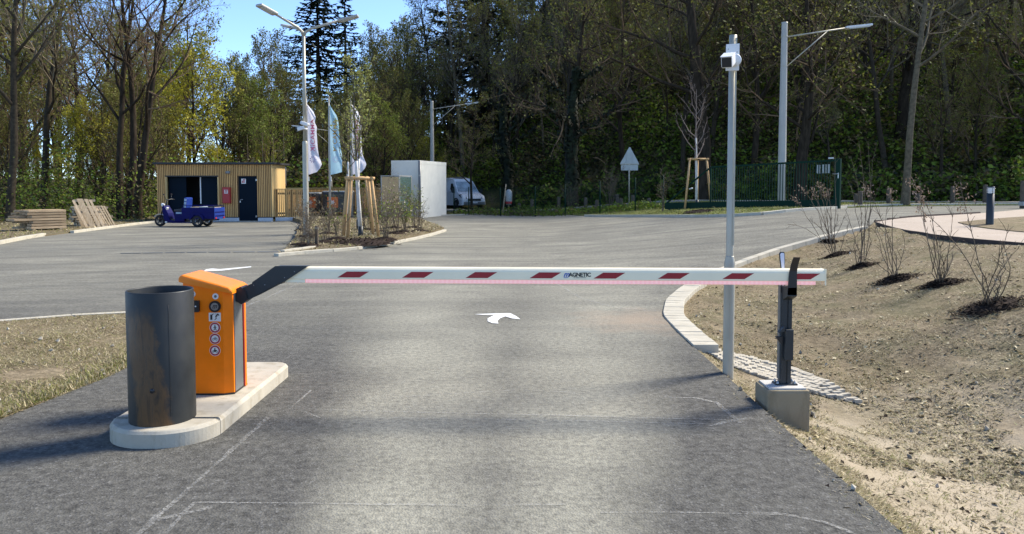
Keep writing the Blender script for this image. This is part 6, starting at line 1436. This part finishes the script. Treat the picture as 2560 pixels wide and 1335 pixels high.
def mulch(x, y, z, r, seed, sq=1.0, h=.07, hf=None, chips=160):
    rg = random.Random(seed); mb = MB(); n = 16; rings = 4; vs_ = [Vector((0, 0, h))]; 
    hz = (lambda a, b: hf(x + a, y + b) - z) if hf else (lambda a, b: 0)
    for k in range(1, rings + 1):
        for j in range(n):
            a = 2 * math.pi * j / n; q = r * k / rings * (1 + .22 * mnoise.noise(Vector((math.cos(a) * 1.5, math.sin(a) * 1.5, seed)))); px_, py_ = q * math.cos(a), q * math.sin(a) * sq
            vs_.append(Vector((px_, py_, hz(px_, py_) + h * (1 - (k / rings) ** 2) + rg.uniform(-.012, .012) - (.02 if k == rings else 0))))
    fs = [(0, 1 + j, 1 + (j + 1) % n) for j in range(n)] + [(1 + k * n + j, 1 + (k + 1) * n + j, 1 + (k + 1) * n + (j + 1) % n, 1 + k * n + (j + 1) % n) for k in range(rings - 1) for j in range(n)]
    vs_[0].z = hz(0, 0) + h; mb.add(vs_, fs, 0, True)
    for _ in range(chips):
        a = rg.uniform(0, 6.28); q = r * (rg.random() ** .6 * 1.05 if rg.random() < .7 else 1 + abs(rg.gauss(0, .35))); px_, py_ = q * math.cos(a), q * math.sin(a) * sq; c = Vector((px_, py_, hz(px_, py_) + h * max(0, 1 - (q / r) ** 2) + .012)); s = rg.uniform(.012, .035) * max(1, r / .35); rot = Euler((rg.uniform(-.5, .5), rg.uniform(-.5, .5), rg.uniform(0, 6.28))).to_matrix()
        mb.add([c + rot @ Vector(v) for v in ((-s, -s * .25, 0), (s, -s * .25, 0), (s, s * .25, .004), (-s, s * .25, .004))], [(0, 1, 2, 3)], 1)
    return mb
def mulch_patch(label, px, py, r, seed, hf=isl_z, sq=.8):
    g = G(px, py, hf); t = thing('mulch_patch', label, 'mulch', g); part(t, 'heap', mulch(g.x, g.y, g.z, r, seed, sq, .08, hf), ['mulch', 'mulch_chip'], kind='stuff', fix=False)
mulch_patch('dark bark mulch round the front staked tree', 905, 605, .85, 1, sq=1.0); mulch_patch('dark mulch heap under the leaning sapling stakes', 1745, 530, .7, 2, gate_z)

# ---- bare shrubs on the planting island
def twig_shrub(name, label, px, py, H, W, seed, n=14, leaf=None, nl=0, hf=isl_z, group=None, mul=.35, thick=.008):
    rg = random.Random(seed); g = G(px, py, hf); t = thing(name, label, 'shrub', g, 0, group); mb = MB(); tips = []
    for k in range(n):
        a = rg.uniform(0, 6.28); o = W * rg.uniform(.2, 1); h = H * rg.uniform(.6, 1.05); p = Vector((rg.gauss(0, .05), rg.gauss(0, .05), -.03)); e = Vector((o * math.cos(a), o * math.sin(a), h)); m = p.lerp(e, .5) + Vector((-.15 * o * math.cos(a), -.15 * o * math.sin(a), .08 * h)); pts = [p, p.lerp(m, .6), m, e]
        mb.tube(pts, [thick, thick * .8, thick * .6, thick * .3], 4, 0, False)
        for _ in range(6):
            f = rg.uniform(.35, 1) * 3; i = min(2, int(f)); q = pts[i].lerp(pts[i + 1], f - i); l = H * rg.uniform(.12, .32); d = Vector((rg.gauss(0, .6), rg.gauss(0, .6), rg.uniform(.2, 1))).normalized() * l; mb.tube([q, q + d * .5 + Vector((rg.gauss(0, .03), rg.gauss(0, .03), 0)), q + d], [thick * .5, thick * .4, thick * .22], 3, 0, False); tips += [q + d * .5, q + d]
            for _ in range(2): q2 = q + d * rg.uniform(.4, .9); d2 = Vector((rg.gauss(0, .6), rg.gauss(0, .6), rg.uniform(.1, 1))).normalized() * l * .5; mb.tube([q2, q2 + d2], [thick * .3, thick * .2], 3, 0, False); tips.append(q2 + d2)
    part(t, 'stems', mb, 'stem', kind='stuff', fix=False)
    if leaf: lb = MB(); leaves(lb, tips, rg, nl, .035, .05); part(t, 'leaves', lb, leaf, kind='stuff', fix=False)
    if mul: part(t, 'mulch', mulch(g.x, g.y, g.z, mul, seed, .7, .06, hf, 60), ['mulch', 'mulch_chip'], kind='stuff', fix=False)
grp = 'leafless shrubs on the planting island'
for i, (px, py, H, W, n, lf, nl) in enumerate([(757, 612, 1.0, .5, 9, None, 0), (775, 616, .8, .4, 10, None, 0), (812, 606, 1.0, .5, 9, 'straw_dark', 60), (840, 598, 1.0, .45, 8, 'green_leaf', 50), (770, 592, 1.1, .6, 10, 'straw_dark', 50), (820, 585, 1.1, .6, 10, 'green_leaf', 50), (965, 598, 1.3, .6, 16, 'green_leaf', 160), (945, 580, 1.4, .6, 10, 'straw_dark', 90), (990, 584, 1.5, .7, 12, 'straw', 120), (1012, 580, 1.3, .6, 16, 'green_leaf', 420), (1035, 570, 1.5, .6, 14, 'green_leaf', 240), (1050, 578, 1.0, .5, 10, None, 0), (985, 570, 1.6, .7, 10, 'straw', 120), (915, 575, 1.3, .5, 12, 'green_leaf', 60), (760, 575, 1.3, .7, 12, 'straw', 100)]):
    side = 'left of the stake frames on the planting island' if px < 860 else 'right of the stake frames on the planting island'
    lk = {None: 'leafless twiggy shrub', 'straw': 'pale straw-coloured shrub', 'straw_dark': 'brown dry-leaved shrub', 'green_leaf': 'green-budding shrub'}[lf]
    twig_shrub('island_shrub', lk + ' ' + side, px, py, H, W, 300 + i, n, lf, nl, group=lk.replace('shrub', 'shrubs') + ' ' + side)
twig_shrub('fence_shrub', 'loose pale shrub beside the wire fence and traffic sign', 1660, 528, 1.9, .9, 400, 5, 'straw_dark', 10, gate_z, mul=0, thick=.012)
twig_shrub('fence_shrub', 'low spreading shrub at the foot of the broad bare tree', 1425, 528, 1.6, 1.1, 401, 14, 'under', 160, gate_z, mul=0, thick=.016)
twig_shrub('fence_shrub', 'thin bare shrub right of the broad bare tree', 1525, 527, 2.4, .9, 402, 10, 'under_brown', 90, gate_z, mul=0, thick=.018)
twig_shrub('fence_shrub', 'sparse shrub between van and round-topped bin', 1228, 530, 1.2, .5, 403, 6, 'under', 40, gate_z, mul=0, thick=.016)

# ---- planted shrubs with dry seed heads on the bank
def bank_shrub(label, px, py, stems, seed, mr=.34):
    rg = random.Random(seed); g = G(px, py, bank_z); t = thing('bank_shrub', label, 'shrub', g); k = g.y / FPX; sb, hb_ = MB(), MB(); nseed = 0
    for _ in range(rg.randint(2, 6)): tx, ty, sd_ = stems[rg.randrange(len(stems))]; stems = stems + [(tx + rg.uniform(-45, 45), ty + rg.uniform(30, 110), 0)]
    for (tx, ty, sd) in stems:
        yy = g.y + rg.uniform(-.35, .35); e = P(tx, ty, yy) - g; p = Vector((rg.gauss(0, .04), rg.gauss(0, .04), -.02)); bow = Vector((rg.gauss(0, .05), rg.gauss(0, .05), .10 * abs(e.x)))
        pts = [p.lerp(e, f) + bow * math.sin(math.pi * f) + Vector((rg.gauss(0, .010), rg.gauss(0, .010), 0)) for f in [i / 8 for i in range(9)]]
        sb.tube(pts, [.0075 * (1 - .72 * i / 8) for i in range(9)], 5, 0, False)
        for _ in range(7):
            f = rg.uniform(.3, .98) * 8; i = min(7, int(f)); q = pts[i].lerp(pts[i + 1], f - i); d = ((pts[i + 1] - pts[i]).normalized() + Vector((rg.gauss(0, .5), rg.gauss(0, .5), rg.gauss(0, .3)))).normalized() * rg.uniform(.05, .22); sb.tube([q, q + d * .5 + Vector((0, 0, .01)), q + d], [.0035, .0028, .0018], 3, 0, False)
            if rg.random() < .6: hb_.add([q + d + Vector(v) * .014 for v in ((-1, 0, 0), (0, -.6, .2), (1, 0, .3), (0, .6, .1))], [(0, 1, 2, 3)])
        if sd:
            nn = int(70 * sd); L0 = 1 - .30 * min(1.2, sd)
            for _ in range(nn):
                f = lerp(L0, 1, rg.random() ** .8) * 8; i = min(7, int(f)); q = pts[i].lerp(pts[i + 1], f - i); wd = .055 * sd ** .5 * (1.1 - .6 * abs(f / 8 - (1 + L0) / 2) / (1 - L0)); c = q + Vector((rg.gauss(0, wd), rg.gauss(0, wd), rg.gauss(0, wd * .8))); s = rg.uniform(.010, .022); r_ = Euler((rg.uniform(0, 6), rg.uniform(0, 6), rg.uniform(0, 6))).to_matrix(); hb_.add([c + r_ @ Vector(v) * s for v in ((-1, 0, 0), (0, -.5, .2), (1.2, 0, 0), (0, .5, .2))], [(0, 1, 2, 3)])
                if _ % 4 == 0: sb.tube([q, c], [.002, .0012], 3, 0, False)
    part(t, 'stems', sb, 'stem', kind='stuff', fix=False)
    if hb_.f: part(t, 'seed_heads', hb_, 'seed', kind='stuff', fix=False)
    part(t, 'mulch', mulch(g.x, g.y, g.z, mr * rg.uniform(.7, .95), seed, rg.uniform(.5, .8), .06, bank_z, 520), ['mulch', 'mulch_chip'], kind='stuff', fix=False)
bank_shrub('bare shrub with a thick pink-brown seed head nearest the gravel path edging', 2478, 768, [(2398, 450, 1.0), (2290, 515, .25), (2520, 560, 0), (2545, 620, 0), (2430, 640, 0), (2500, 600, 0)], 501, .42)
bank_shrub('shrub with long leaning tan seed plumes on the bank', 2352, 712, [(2278, 448, 1.25), (2300, 470, .7), (2380, 520, 0), (2330, 560, 0), (2395, 600, 0), (2310, 540, .2)], 502, .36)
bank_shrub('thin shrub with two small seed heads midway along the bank', 2238, 700, [(2160, 462, .5), (2230, 470, .45), (2190, 560, 0), (2262, 600, 0), (2215, 580, 0)], 503, .34)
bank_shrub('shrub of three tall straight canes without seed heads', 2152, 668, [(2147, 352, 0), (2170, 352, 0), (2190, 366, 0), (2120, 450, 0), (2165, 540, 0)], 504, .30)
bank_shrub('spreading shrub with several seed sprays in front of the gate', 2090, 640, [(2030, 470, .6), (2055, 462, .6), (1985, 492, .5), (2075, 520, 0), (2120, 560, 0), (2085, 380, 0)], 505, .28)
bank_shrub('small shrub beside the road kerb below the gate', 2072, 606, [(2000, 465, .6), (2045, 455, .7), (2070, 470, .5), (1965, 560, 0), (2110, 540, 0), (2060, 560, 0)], 506, .26)
